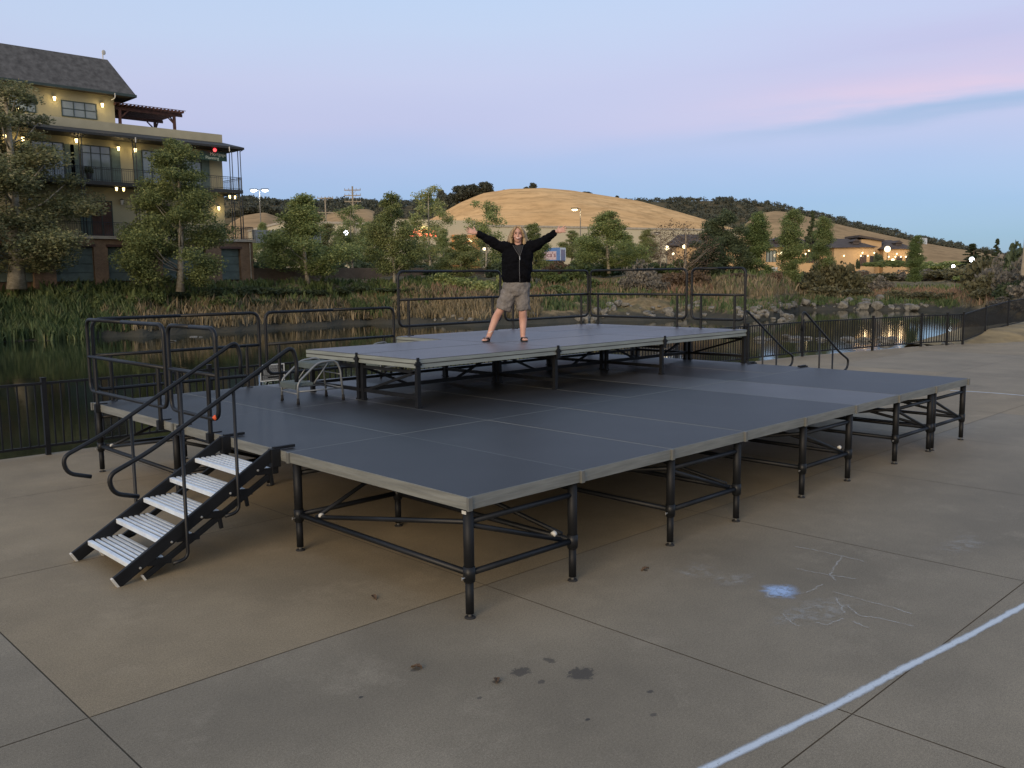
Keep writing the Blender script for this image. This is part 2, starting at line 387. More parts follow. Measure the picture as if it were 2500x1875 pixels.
for cp in [((1940, 1335), (2030, 1352), (2110, 1372)), ((1945, 1390), (2020, 1404), (2090, 1414)), ((2055, 1360), (2035, 1390), (2028, 1405), (2040, 1418)), ((2035, 1445), (2110, 1467), (2170, 1482), (2225, 1500)),
           ((2040, 1460), (2055, 1480), (2060, 1498)), ((1990, 1520), (2020, 1526), (2060, 1512)), ((2080, 1518), (2120, 1534)), ((1910, 1500), (1930, 1520), (1950, 1530)), ((1880, 1440), (1870, 1456), (1890, 1460)),
           ((1960, 1450), (1985, 1440), (2010, 1428)), ((2070, 1480), (2100, 1505), (2140, 1510), (2230, 1530))]:
    q = [on_z(u, v, 0)-org for u, v in cp]
    o = strip('chalk_stroke', curve_pts([(a[0], a[1]) for a in q], 14), 0.022, M_chalks, z=0.005, jit=0.02); o.parent = scr
for u, v, rx, ry in ((1785, 1418, .25, .16), (2000, 1490, .45, .3), (1940, 1505, .25, .15), (2350, 1330, .4, .2), (1700, 1335+60, .3, .2)):
    q = on_z(u, v, 0)-org
    o = patch('chalk_smudge', (q[0], q[1]), rx, ry, M_chalkf, z=0.0065); o.parent = scr

# ------------------------------------------------------------------ lower stage
H1, H2 = 0.91, 1.50
def panel_mesh(name, lx, ly, th, surf, two=False):
    b = MB()
    b.box(0.002, lx-0.002, 0.002, ly-0.002, -th, -0.0006)
    if two:   # extruded edge with a raised lip
        for z0, z1 in ((-0.048, -0.006), (-th, -0.062)):
            b.box(-0.004, lx+0.004, -0.004, 0.004, z0, z1, 1); b.box(-0.004, lx+0.004, ly-0.004, ly+0.004, z0, z1, 1)
            b.box(-0.004, 0.004, 0.004, ly-0.004, z0, z1, 1); b.box(lx-0.004, lx+0.004, 0.004, ly-0.004, z0, z1, 1)
    else:
        b.box(-0.001, lx+0.001, -0.001, 0.002, -th*0.62, -th*0.50); b.box(-0.001, 0.002, 0.002, ly+0.001, -th*0.62, -th*0.50)
    fm = b.mesh(name+'_frame', [M_groove, M_aluside] if two else M_alu)
    s = MB(); s.box(0.008, lx-0.008, 0.008, ly-0.008, -0.02, 0.0)
    return fm, s.mesh(name+'_top', surf)
PX, PY = 4*FT, 8*FT
stage = empty('stage_platform', (0, 0, 0))
tag(stage, 'long low black decked stage on tubular legs, filling the middle of the plaza', 'stage')
pf, pt = panel_mesh('deck_panel', PX, PY, 0.095, M_deck)
_, pt2 = panel_mesh('deck_panel_worn', PX, PY, 0.095, M_decklight)
for i in range(8):
    for j in range(3):
        fo = link('deck_panel', pf, stage, loc=(i*PX, j*PY, H1+random.uniform(-.0012, .0012)))
        worn = (i, j) in ((5, 0), (5, 1), (2, 2))
        link('deck_surface', pt2 if worn else pt, fo)
        if worn: fo['label'] = 'paler, more worn deck panel'
cap = MB().box(-0.012, 0.030, -0.012, 0.012, H1-0.100, H1-0.001).mesh('edge_casting', M_capgrey)
for i in range(9): link('edge_casting', cap, stage, loc=(min(max(i*PX-0.009, 0.008), 8*PX-0.026), -0.006, 0), bevel=0.003)
capl = MB().box(-0.012, 0.012, -0.012, 0.030, H1-0.100, H1-0.001).mesh('edge_casting', M_capgrey)
for j in (1, 2, 3): link('edge_casting', capl, stage, loc=(-0.006, j*PY-0.02, 0), bevel=0.003)

def trestle_lower(px, py):
    tx, ty = 4*FT, 8*FT; e = 0.055
    C = [(e, e), (tx-e, e), (tx-e, ty-e), (e, ty-e)]
    b = MB(); zl, zu = 0.335, 0.715
    for k in range(4):
        a, c = C[k], C[(k+1) % 4]
        b.tube([(a[0], a[1], zl), (c[0], c[1], zl)], 0.024, 10)
        if k % 2 == 0: b.tube([(a[0], a[1], zu), (c[0], c[1], zu)], 0.022, 10)
    for (a, c) in ((C[0], C[1]), (C[2], C[3])):    # corner clamps
        for q in (a, c): b.tube([(q[0], q[1], zl-0.05), (q[0], q[1], zl+0.05)], 0.045, 12)
    # long diagonals
    b.tube([(e, e, zu-0.02), (tx-e-0.12, e+0.02, zl+0.03)], 0.020, 8)
    b.tube([(e+.01, ty-e-.30, zl+0.03), (e, e, zu)], 0.020, 8)
    b.tube([(tx-e, e+.12, zl+.03), (tx-e, ty-e, zu)], 0.020, 8)
    b.tube([(e, ty-e-.30, zl+.03), (tx-e, ty-e, zu-0.05)], 0.020, 8)
    return b.mesh('trestle_frame', M_blackr, True), C
fr, CC = trestle_lower(0, 0)
lb = MB(); lb.tube([(0, 0, 0.28), (0, 0, 0.815)], 0.039, 16); lb.tube([(0, 0, 0.035), (0, 0, 0.285)], 0.031, 16); lb.tube([(0, 0, 0.272), (0, 0, 0.30)], 0.0405, 16)
leg_me = lb.mesh('leg', M_black, True)
fb = MB(); fb.tube([(0, 0, 0.0), (0, 0, 0.004), (0, 0, 0.012)], [0.040, 0.042, 0.036], 16, 0); fb.tube([(0, 0, 0.012), (0, 0, 0.05)], 0.013, 8, 1)
foot_me = fb.mesh('levelling_foot', [M_rubber, M_zinc], True)
kb = MB(); kb.tube([(-0.07, 0, 0), (-0.035, 0, 0)], 0.006, 6); kb.tube([(-0.07, 0, -0.012), (-0.07, 0, 0.012)], 0.004, 6)
knob_me = kb.mesh('clamp_screw', M_zinc)
tape_me = MB().tube([(0, 0, -0.015), (0, 0, 0.015)], 0.0225, 12).mesh('white_tape', M_white, True)
for bx in (0, 2, 4, 6, 7):
    for by in (0, 2):
        t = link('trestle_frame', fr, stage, loc=(bx*PX, by*PY, 0))
        for q in CC:
            link('leg', leg_me, t, loc=(q[0], q[1], 0)); link('levelling_foot', foot_me, t, loc=(q[0], q[1], 0))
        if by == 0 and bx in (0, 4):
            o = link('white_tape', tape_me, t, loc=(4*FT-0.055-0.20, 0.072, 0.335+0.095)); o.rotation_euler = (0, R(70), 0)
        if by == 0: link('clamp_screw', knob_me, t, loc=(CC[0][0], CC[0][1], 0.31))
        if bx == 0:
            o = link('white_tape', tape_me, t, loc=(CC[3][0]+.01, CC[3][1]-.36, 0.335+0.055)); o.rotation_euler = (R(78), 0, 0)
            link('clamp_screw', knob_me, t, loc=(CC[3][0], CC[3][1], 0.31))
            if by == 0: link('white_tape', MB().box(-0.042, -0.038, -0.022, 0.022, -0.012, 0.012).mesh('white_tape', M_white), t, loc=(CC[0][0], CC[0][1], H1-0.12))

# ------------------------------------------------------------------ upper stage
riser = empty('riser_platform', (0, 0, 0))
tag(riser, 'smaller raised deck on square black legs, standing on top of the long stage', 'stage')
UX, UY = 8*FT, 4*FT
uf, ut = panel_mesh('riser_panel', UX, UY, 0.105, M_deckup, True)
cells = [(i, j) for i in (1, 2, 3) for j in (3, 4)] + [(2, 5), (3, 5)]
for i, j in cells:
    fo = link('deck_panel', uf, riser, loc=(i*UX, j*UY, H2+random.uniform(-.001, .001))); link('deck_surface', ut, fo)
def sqleg(h): return MB().box(-0.026, 0.026, -0.026, 0.026, H1+0.02, h).box(-0.034, 0.034, -0.034, 0.034, H1+0.003, H1+0.02).mesh('leg', M_black)
sleg = sqleg(H2-0.107)
clampm = MB().box(-0.03, 0.03, -0.012, 0.012, H2-0.16, H2-0.03).box(-0.014, 0.014, -0.012, 0.012, H2-0.03, H2+0.02).box(-0.042, 0.042, -0.02, 0.02, H2-0.075, H2-0.045).mesh('edge_clamp', M_black)
zl = H1+0.13; zt = H2-0.16
for i in (1, 2, 3, 4):                      # cross frames
    b = MB(); x = i*UX + (0.05 if i == 1 else -0.05 if i == 4 else 0)
    y0, y1, y2 = 12*FT+0.05, 16*FT, 20*FT-0.05
    b.bar((x, y0, zl), (x, y2, zl), 0.035, 0.045)
    b.bar((x, y0, zt), (x, y2, zt), 0.03, 0.035)
    if i in (1, 4): b.bar((x, y0+.02, zt), (x, y1-0.1, zl), 0.03, 0.03)
    t = b.build('trestle_frame', M_black, riser)
    for y in (y0, y1-0.05, y1+0.05, y2): link('leg', sleg, t, loc=(x, y, 0))
    if i in (3, 4) or i == 2:
        for y in (20*FT+0.05, 24*FT-0.05): link('leg', sleg, t, loc=(x+(0.06 if i == 2 else 0), y, 0))
for i in (1, 2, 3):
    b = MB(); xa, xb = i*UX+0.06, (i+1)*UX-0.06; y = 16*FT
    b.bar((xa, y, zl), (xb, y, zl), 0.035, 0.05)
    b.bar((xa, y, zt), (xa+0.75, y, zl), 0.03, 0.03); b.bar((xb, y, zt), (xb-0.75, y, zl), 0.03, 0.03)
    if i > 1: MB().bar((xa, 24*FT-.05, zl), (xb, 24*FT-.05, zl), 0.03, 0.04).build('back_rail', M_black, riser)
    MB().bar((xa, 20*FT-.05, zl), (xb, 20*FT-.05, zl), 0.03, 0.04).build('back_rail', M_black, riser); MB().bar((xa, 20*FT-.05, zt), (xb, 20*FT-.05, zt), 0.03, 0.03).build('back_rail', M_black, riser)
    bx_ = b.build('cross_brace', M_black, riser)
for x, y, rz in ((8*FT+.01, 12*FT-.012, 0), (16*FT, 12*FT-.012, 0), (24*FT, 12*FT-.012, 0), (8*FT-.012, 16*FT, R(90)), (32*FT-.02, 12*FT-.012, 0), (32*FT+.012, 16*FT, R(90))):
    o = link('edge_clamp', clampm, riser, loc=(x, y, 0)); o.rotation_euler = (0, 0, rz)

# ------------------------------------------------------------------ guard rails
def guard_rail(L, label, p, rz, z, drop=0.10):
    t = empty('guard_rail', (p[0], p[1], z), rz); tag(t, label, 'guard rail', 'black guard rails around the stage')
    b = MB(); r = 0.023; z0, z1 = 0.16, 1.07; e = 0.055
    loop = arc([(L/2, 0, z1), (e, 0, z1), (e, 0, z0), (L-e, 0, z0), (L-e, 0, z1), (L/2, 0, z1)], 0.12, 6)
    b.tube(loop, r, 10); b.tube([(e, 0, 0.60), (L-e, 0, 0.60)], r*0.95, 10)
    b.build('rail_frame', M_blackr, t, True)
    for x in (0.26, L-0.26):
        lb = MB().tube([(x, 0, -0.06), (x, 0, 0.60)], r*1.0, 10); lb.box(x-0.03, x+0.03, -0.028, 0.04, -drop, 0.004); lb.bar((x, 0.028, 0.006), (x, -0.115, 0.006), 0.03, 0.012)
        lb.build('mounting_leg', M_blackr, t)
    return t
y24 = 24*FT-0.02
guard_rail(8*FT, 'long guard rail along the back edge at the far left corner of the lower stage', (0.0, y24), 0, H1)
guard_rail(8*FT, 'back-edge guard rail behind the step stool, next to the raised deck', (8*FT, y24), 0, H1)
guard_rail(8*FT, 'long guard rail down the left edge, meeting the back rail at the corner', (-0.02, 16*FT), R(90), H1)
guard_rail(4*FT, 'short guard rail on the left edge just above the near stairs', (-0.02, 12*FT), R(90), H1)
guard_rail(8*FT, 'guard rail at the left end of the raised deck, left of the woman', (16*FT, y24), 0, H2)
guard_rail(8*FT, 'guard rail right behind the woman on the raised deck', (24*FT, y24), 0, H2)
guard_rail(8*FT, 'long guard rail on the right-hand edge of the raised deck', (32*FT-.02, 16*FT), R(90), H2)
guard_rail(4*FT, 'short guard rail at the right front corner of the raised deck', (32*FT-.02, 12*FT), R(90), H2)
o = MB().tube([(-0.025, 0, -0.012), (0.0, 0, 0.012)], 0.022, 10).build('warning_tape', M_orange); o.location = (-0.03, 12*FT+.10, H1+.18)
tag(o, 'scrap of orange tape on the foot of the short guard rail by the stairs', 'tape')

# ------------------------------------------------------------------ stage stairs
def make_stairs():
    t = empty('stage_stairs', (0, 3.08, 0)); W = 0.48
    s0, s1 = Vector((-1.50, 0, 0.035)), Vector((-0.06, 0, 0.885)); d = (s1-s0).normalized(); nn = Vector((-d.z, 0, d.x))
    for sy in (-1, 1):
        y = sy*W
        b = MB(); b.bar(s0+Vector((0, y, 0)), s1+Vector((0, y, 0)), 0.035, 0.105)
        for k in range(5):
            q = s0 + d*(0.22+k*0.315)+Vector((0, y+(-0.02 if sy < 0 else 0.02), -0.03)); b.tube([q-Vector((0, .008, 0)), q+Vector((0, .008, 0))], 0.011, 8, 1)
        st = b.build('stringer', [M_black, M_zinc], t, bevel=0.004)
        e = MB(); e.bar(s0+Vector((0, y, 0))-d*0.018, s0+Vector((0, y, 0))-d*0.001, 0.037, 0.107); e.build('end_cap', M_white, st)
        b = MB(); lo = s0 + Vector((0.23, y*0.98, -0.012)); hi = s1 + Vector((-0.05, y*0.98, -0.205))
        b.bar(lo, hi, 0.032, 0.05)
        for k in range(5):
            c = s0+d*(0.30+k*0.295)+Vector((0, y*0.99, -0.05)); b.bar(c, c+Vector((0.20, 0, -0.015)), 0.03, 0.055)
            if k in (2, 3, 4): b.bar(c+Vector((0.13, 0, 0)), c+Vector((0.15, 0, -0.14)), 0.028, 0.03)
        fr_ = b.build('folding_strut', M_black, t, bevel=0.003)
        e = MB(); dd = (hi-lo).normalized(); e.bar(lo-dd*0.016, lo-dd*0.001, 0.034, 0.052); e.build('end_cap', M_white, fr_)
        h = MB(); h.box(-0.09, 0.0, y-0.035, y+0.035, 0.76, 0.93); h.box(-0.055, 0.16, y-0.022, y+0.022, 0.918, 0.945); h.box(-0.08, -0.02, y-.02, y+.02, 0.70, 0.77)
        h.build('stage_hook', M_black, t, bevel=0.004)
        # handrail: curled ends, two posts that hook under the stringer
        yr = y + sy*0.055
        pts = arc([(-1.30, yr, 0.72), (-1.50, yr, 0.78), (-1.53, yr, 0.93), (-1.20, yr, 1.07), (0.02, yr, 1.775), (0.15, yr, 1.85), (0.19, yr, 1.70), (0.18, yr, 1.52)], 0.16, 6)
        hr = MB().tube(pts, 0.019, 10).build('handrail', M_blackr, t, True)
        for px_, zt_ in ((-0.92, 1.22), (-0.44, 1.50)):
            zb = 0.12 if px_ < -0.6 else 0.43
            MB().tube(arc([(px_, yr, zt_), (px_, yr, zb), (px_-0.13, yr*0.99, zb-0.02)], 0.08, 5), 0.015, 10).build('rail_post', M_blackr, hr, True)
    for k in range(5):
        x0 = -1.385 + k*0.2555; z = 0.165 + k*0.1480
        b = MB(); b.box(x0, x0+0.30, -W+0.018, W-0.018, z-0.042, z-0.016, 1)
        b.box(x0-0.006, x0+0.006, -W+0.018, W-0.018, z-0.040, z-0.001, 0)
        n = 6; wd = 0.30/n
        for q in range(n): b.box(x0+q*wd+0.008, x0+q*wd+wd-0.017, -W+0.018, W-0.018, z-0.0165, z, 0)
        b.build('tread', [M_silver, M_silver_dark], t, bevel=0.0015)
    return t
st1 = make_stairs(); tag(st1, 'five-tread aluminium stage stairs with curled black handrails at the near left edge', 'stairs', 'stairs up to the stage')
st2 = copy_tree(st1); st2.location = (32*FT, 3.08, 0); st2.rotation_euler = (0, 0, math.pi)
tag(st2, 'far stage stairs, only their two curved handrails showing past the right edge of the deck', 'stairs', 'stairs up to the stage')

# ------------------------------------------------------------------ step stools
def make_stool():
    t = empty('step_stool'); L, W, hz = 0.62, 0.24, 0.50
    b = MB()
    for sy in (-1, 1):
        y = sy*W
        b.tube(arc([(0, y, 0.05), (0, y, 0.27), (0.28, y, hz+.01), (L-0.10, y, hz+.03), (L-.03, y, hz-.08), (L, y, 0.05)], 0.07, 5), 0.0135, 10)
        b.tube([(0, y, 0.16), (L-.004, y, 0.16)], 0.010, 8); b.tube([(0.22, y, 0.25), (0.42, y, hz)], 0.009, 8)
    b.tube([(0.0, -W, 0.13), (0.0, W, 0.13)], 0.010, 8); b.tube([(L, -W, 0.16), (L, W, 0.16)], 0.010, 8)
    b.tube([(L-.02, -W, 0.34), (L-.02, W, 0.34)], 0.008, 8)
    b.build('tube_frame', M_stoolgrey, t, True)
    for x0, z, dp in ((-0.02, 0.26, 0.24), (0.24, hz, 0.34)):
        m = MB(); n = 8
        m.box(x0, x0+dp, -W+.015, W-.015, z-.035, z-0.004); m.box(x0-.008, x0+.012, -W+.015, W-.015, z-.075, z-0.008)
        for k in range(n): m.box(x0+dp*k/n+.006, x0+dp*(k+1)/n-.006, -W+.02, W-.02, z-.005, z+.004)
        m.build('tread', M_stooltread, t, bevel=0.008)
    for x in (0, L):
        for sy in (-1, 1): MB().tube([(x, sy*W, 0), (x, sy*W, 0.075)], [0.021, 0.016], 10).build('rubber_foot', M_rubber, t, True)
    return t
sa = make_stool(); sa.location = (1.72, 5.34, H1+.001); sa.rotation_euler = (0, 0, R(-6)); sa.scale = (1.0, 1.0, 0.98)
tag(sa, 'grey two-step stool with black feet at the left end of the raised deck', 'step stool', 'grey step stools')
sb = copy_tree(sa); sb.location = (4.12, 6.98, H1+.001); sb.rotation_euler = (0, 0, R(4))
tag(sb, 'grey step stool half hidden behind the front of the raised deck', 'step stool', 'grey step stools')

# ------------------------------------------------------------------ iron fence along the water
fence = empty('picket_fence', (0, 0, 0)); tag(fence, 'black iron picket fence running along the water behind the stage', 'fence')
FP = [(x, y, 0.0) for x, y in FENCE] + [(31.0, 6.66, 0.15), (33.6, 6.7, 0.3), (36.2, 6.6, 0.4)]
q = at_depth(2487, 812, 32.5)
for i, p in enumerate(FP):
    MB().box(-0.032, 0.032, -0.032, 0.032, -0.02, 1.10).box(-0.038, 0.038, -0.038, 0.038, 1.10, 1.115).build('post', M_black, fence, loc=p)
    if i+1 < len(FP):
        n_ = FP[i+1]; L = math.hypot(n_[0]-p[0], n_[1]-p[1]); b = MB(); dz = n_[2]-p[2]
        b.bar((0.03, 0, 1.03), (L-.03, 0, 1.03+dz), 0.032, 0.034); b.bar((0.03, 0, 0.13), (L-.03, 0, 0.13+dz), 0.032, 0.034)
        k = max(2, round(L/0.113)); hw = 0.0098
        for a in range(1, k):
            x = L*a/k; z = dz*a/k; b.box(x-hw, x+hw, -hw, hw, 0.11+z, 1.03+z)
        o = b.build('picket_panel', M_black, fence, loc=p); o.rotation_euler = (0, 0, math.atan2(n_[1]-p[1], n_[0]-p[0]))
# notice board wired to the fence
a = on_y(636, 892, 8.9); c = on_y(696, 886, 8.9); d = on_y(638, 933, 8.9)
sw, sh_ = (c[0]-a[0]), (a[2]-d[2])
sg = empty('notice_board', (a[0], 8.93, d[2])); tag(sg, 'black notice board with a white border and rows of small writing, fixed to the fence', 'sign')
MB().box(0, sw, 0, 0.012, 0, sh_).build('sign_board', mat('sign_black', (0.012, 0.013, 0.013), 0.5), sg)
M_signw = mat('sign_white', (0.62, 0.64, 0.62), 0.6, var=0.1)
b = MB(); g = 0.012
b.box(0.0, sw, -0.003, -0.0005, 0, g*1.4); b.box(0, sw, -0.003, -0.0005, sh_-g*1.4, sh_); b.box(0, g*1.4, -0.003, -0.0005, g*1.4, sh_-g*1.4); b.box(sw-g*1.4, sw, -0.003, -0.0005, g*1.4, sh_-g*1.4)
b.build('border', M_signw, sg)
b = MB()
for row, hh, x0, x1 in ((0.90, .030, .30, .72), (0.79, .030, .24, .86), (0.68, .016, .14, .90), (0.61, .016, .14, .92), (0.54, .016, .14, .84), (0.47, .016, .14, .92), (0.40, .016, .14, .40), (0.31, .014, .1, .8), (0.22, .02, .1, .3), (0.14, .014, .1, .8), (.09, .014, .1, .55)):
    x = x0
    while x < x1:
        l = random.uniform(.025, .09); b.box(sw*x, sw*min(x+l, x1), -0.003, -0.0005, sh_*row-hh/2, sh_*row+hh/2); x += l+.014
b.build('writing', mat('sign_writing', (0.22, 0.23, 0.23), 0.6), sg)

# dry leaves blown onto the slabs
M_dleaf = mat('dry_leaf', (0.10, 0.062, 0.035), .9, var=.5, vscale=30)
for u, v, z, lb in ((913, 1461, .010, 'curled dry brown leaf on the tan slab in front of the stage'), (1575, 1392, .008, 'dry brown leaf near the second leg pair on the right'), (1213, 1664, .008, 'small dry leaf at the edge of the dark stains'), (1017, 1632, .006, 'small dry leaf on the grey slab, left of the dark stains')):
    q = on_z(u, v, 0); b = MB(); n = 9; V = []
    for i in range(n):
        k = i/(n-1); w_ = .022*math.sin(math.pi*k)**.7*(1 if i % 2 else .6)+.001
        for s in (-1, 0, 1): V.append(((k-.5)*.085, s*w_, abs(s)*.012+.010*math.sin(k*4)+.004))
    b.add(V, [(3*i+j, 3*i+3+j, 3*i+4+j, 3*i+1+j) for i in range(n-1) for j in (0, 1)])
    o = b.build('dry_leaf', M_dleaf); o.location = (q[0], q[1], 0); o.rotation_euler = (0, 0, u*.7); tag(o, lb, 'leaf', 'dry leaves on the pavement')

# ------------------------------------------------------------------ water and far bank
M_water = bpy.data.materials.new('pond_water'); M_water.use_nodes = True; t = NT(M_water.node_tree); p = t.n['Principled BSDF']
p.inputs['Base Color'].default_value = (0.012, 0.016, 0.010, 1); p.inputs['Roughness'].default_value = 0.06; p.inputs['IOR'].default_value = 1.33; p.inputs['Specular IOR Level'].default_value = 0.75
co = t.node('ShaderNodeTexCoord').outputs['Object']
b = t.node('ShaderNodeBump'); b.inputs['Strength'].default_value = 0.10; b.inputs['Distance'].default_value = 0.04
t.put(b.inputs['Height'], t.noise(co, 0.9, 4, 0.6)); t.l.new(b.outputs[0], p.inputs['Normal'])
WZ = -1.2
wb = MB(); wb.add([(-60, 8.6, WZ), (160, -30, WZ), (160, 120, WZ), (-60, 120, WZ)], [(0, 1, 2, 3)])
tag(wb.build('water', M_water), kind='structure')

SHORE = [(-900, 930), (-400, 880), (0, 836), (200, 828), (400, 820), (660, 806), (900, 791), (1050, 793), (1150, 797), (1280, 793), (1400, 787), (1600, 782), (1720, 779), (1800, 786), (1890, 780), (1950, 758), (2100, 757), (2250, 760), (2330, 766), (2420, 785), (2480, 806), (2560, 835), (2700, 880), (2900, 980)]
def uv_depth(x, y):
    q = np.array([x, y, 0])-CAM; q[2] = 0; dp = float(q@fwh); return 1250+FPX*float(q@rth)/max(dp, .1), dp
SU = []; SD = []
for u_, v_ in SHORE:
    q = on_z(u_, v_, WZ); a, d = uv_depth(q[0], q[1]); SU.append(a); SD.append(d)
def shore(u): return float(np.interp(u, SU, SD)) + 0.5*math.sin(u*0.031)+0.35*math.sin(u*0.083+1)
PS = [0, 1.2, 2.6, 4.2, 6.0, 8.0, 10.0, 13, 18, 40, 120, 400, 1200, 2500]
PZ = [-1.25, -0.95, -0.55, 0.25, 1.25, 1.95, 2.35, 2.6, 2.75, 2.9, 3.1, 4, 6, 6]
PZR = [-1.25, -0.9, -0.45, -0.05, 0.35, 0.8, 1.2, 1.75, 2.4, 2.9, 3.1, 4, 6, 6]
PZF = [-1.25, -0.9, -0.6, -0.4, -0.2, 0.0, 0.15, 0.4, 0.7, 1.5, 3.1, 4, 6, 6]
def bank_z(u, d):
    s = d-shore(u)
    k = min(max((u-950)/300, 0), 1); k2 = min(max((u-1900)/150, 0), 1)*min(max((2520-u)/100, 0), 1)
    if s < 0: return max(-2.2, -1.25+s*0.4)
    return float(np.interp(s, PS, PZ))*(1-k)+float(np.interp(s, PS, PZR))*k*(1-k2)+float(np.interp(s, PS, PZF))*k*k2
def place(u, d):
    """ground point straight below image column u at horizontal depth d"""
    p = CAM + fwh*d + rth*((u-1250)/FPX*d); z = bank_z(u, d)
    return np.array([p[0], p[1], z])
us = np.concatenate([np.arange(-900, -100, 40), np.arange(-100, 2600, 9), np.arange(2600, 2900, 30)])
ss = np.array([-2.0, -0.6, 0, .4, .8, 1.2, 1.7, 2.2, 2.8, 3.4, 4.0, 4.6, 5.2, 6, 7, 8, 9, 10, 11.5, 13, 15, 18, 23, 30, 40, 60, 90, 150, 260, 500, 1200])
V = []; F = []
for i, u in enumerate(us):
    s0 = shore(u)
    for s in ss:
        q = place(u, s0+s)
        nz_ = 0.12*math.sin(q[0]*1.3+q[1]*.7)+0.10*math.sin(q[0]*.37-q[1]*1.9)+random.uniform(-.07, .07)
        V.append((q[0], q[1], q[2]+nz_*min(1, max(0, s/2.5+.15))))
n = len(ss)
for i in range(len(us)-1):
    for j in range(n-1): F.append((i*n+j, (i+1)*n+j, (i+1)*n+j+1, i*n+j+1))
M_bank = bpy.data.materials.new('bank_soil'); M_bank.use_nodes = True; t = NT(M_bank.node_tree); p = t.n['Principled BSDF']
g = t.node('ShaderNodeNewGeometry').outputs['Position']
n1 = t.noise(g, 0.35, 5, 0.65); n2 = t.noise(g, 1.7, 5, 0.7)
c = t.ramp(n1, [(0.3, (0.07, 0.08, 0.035)), (0.45, (0.15, 0.125, 0.07)), (0.6, (0.24, 0.18, 0.10)), (0.75, (0.11, 0.115, 0.05))])
c = t.mix(1.0, c, t.ramp(n2, [(0.3, 0.6), (0.7, 1.25)]), 'MULTIPLY')
hz = t.dot(g, (0, 0, 1)); mud = t.m('SUBTRACT', 1.0, t.sstep(t.m('ADD', hz, t.m('MULTIPLY', t.m('SUBTRACT', n2, .5), .7)), -0.75, -0.25))
c = t.mix(t.m('MULTIPLY', mud, 0.9), c, (0.045, 0.046, 0.040))
t.put(p.inputs['Base Color'], c); p.inputs['Roughness'].default_value = 0.95; p.inputs['Specular IOR Level'].default_value = 0.1
me = bpy.data.meshes.new('far_bank'); me.from_pydata(V, [], F); me.materials.append(M_bank)
tag(link('far_bank', me), kind='structure')

# dry-grass verge at the far end of the plaza
M_verge = mat('dry_verge', (0.24, 0.185, 0.095), 0.95, var=0.4, vscale=1.2)
V = []; F = []; nu, nv = 40, 14
for i in range(nu):
    x = 27.9 + 17*i/(nu-1)
    for j in range(nv):
        k = j/(nv-1); yb = 6.62-.40*(x-27.9) if x < 33 else 4.58; y = yb - 0.25 + (9.5-yb)*k
        z = -0.03 + 0.42*min(1, (x-27.9)/3.5)*math.sin(min(1, k*2.2)*math.pi/2) - (max(0, k-.62)/0.38)**1.4*1.9 + random.uniform(-.02, .02)
        V.append((x, y, z))
for i in range(nu-1):
    for j in range(nv-1): F.append((i*nv+j, (i+1)*nv+j, (i+1)*nv+j+1, i*nv+j+1))
me = bpy.data.meshes.new('verge'); me.from_pydata(V, [], F); me.materials.append(M_verge)
tag(link('verge', me), kind='structure')

# ------------------------------------------------------------------ hills
def grassmat(name, a, b_, dark):
    m = bpy.data.materials.new(name); m.use_nodes = True; t = NT(m.node_tree); p = t.n['Principled BSDF']
    g = t.node('ShaderNodeNewGeometry').outputs['Position']
    st = t.mapping(g, scale=(1, 1, 6))
    n1 = t.noise(st, 0.013, 6, 0.62); n2 = t.noise(st, 0.09, 6, 0.7)
    c = t.mix(t.ramp(n1, [(0.38, 0.0), (0.60, 1.0)]), a, b_)
    c = t.mix(t.ramp(n2, [(0.44, 0.0), (0.66, 0.85)]), c, dark)
    t.put(p.inputs['Base Color'], c); p.inputs['Roughness'].default_value = 1.0; p.inputs['Specular IOR Level'].default_value = 0.0
    return m
M_hill = grassmat('golden_grass', (0.74, 0.48, 0.235), (0.63, 0.395, 0.185), (0.42, 0.26, 0.12))
M_hill2 = grassmat('tan_grass', (0.42, 0.295, 0.165), (0.35, 0.24, 0.135), (0.22, 0.16, 0.09))
M_hillw = grassmat('wooded_slope', (0.10, 0.09, 0.055), (0.16, 0.125, 0.075), (0.06, 0.06, 0.04))
HILLS = {}
def hill(name, m, sky_, D, D0, zb=2.0, rough=1.0, step=8):
    U0, U1 = sky_[0][0], sky_[-1][0]; su = [a for a, _ in sky_]; sv = [b for _, b in sky_]
    us = np.arange(U0, U1+1, step); rows = list(np.linspace(0, 1, 41)) + [1.06, 1.15, 1.35]
    V = []; F = []
    def pt(u, k, jit=True):
        top = at_depth(u, float(np.interp(u, su, sv)), D)
        dd = D0+(D-D0)*k; q = CAM+fwh*dd+rth*((u-1250)/FPX*dd)
        h = max(top[2]-zb, 0.0)
        f = math.sin(min(k, 1)*math.pi/2)**1.15 if k <= 1 else 1-0.9*(k-1)**1.2*2
        z = zb + h*f
        if jit and 0 < k < 1.01: z += rough*math.sin(k*3.1)*h*(.03*math.sin(q[0]*.021+q[1]*.013)+.016*math.sin(q[0]*.07-q[1]*.045+2*math.sin(q[1]*.02))+.008*math.sin(q[0]*.19+q[1]*.16+1.5*math.sin(q[0]*.05)))
        return np.array([q[0], q[1], z])
    for u in us:
        for k in rows: V.append(tuple(pt(u, k)))
    n = len(rows)
    for i in range(len(us)-1):
        for j in range(n-1): F.append((i*n+j, (i+1)*n+j, (i+1)*n+j+1, i*n+j+1))
    me = bpy.data.meshes.new(name); me.from_pydata(V, [], F); me.materials.append(m); me.polygons.foreach_set('use_smooth', [True]*len(F))
    HILLS[len(HILLS)] = pt
    return tag(link(name, me), kind='structure'), pt
_, PT_GOLD = hill('hill', M_hill, [(860, 640), (980, 575), (1060, 540), (1130, 503), (1185, 481), (1250, 470), (1330, 467), (1400, 473), (1480, 486), (1560, 499), (1640, 521), (1720, 543), (1800, 566), (1900, 600), (2000, 640)], 520, 300)
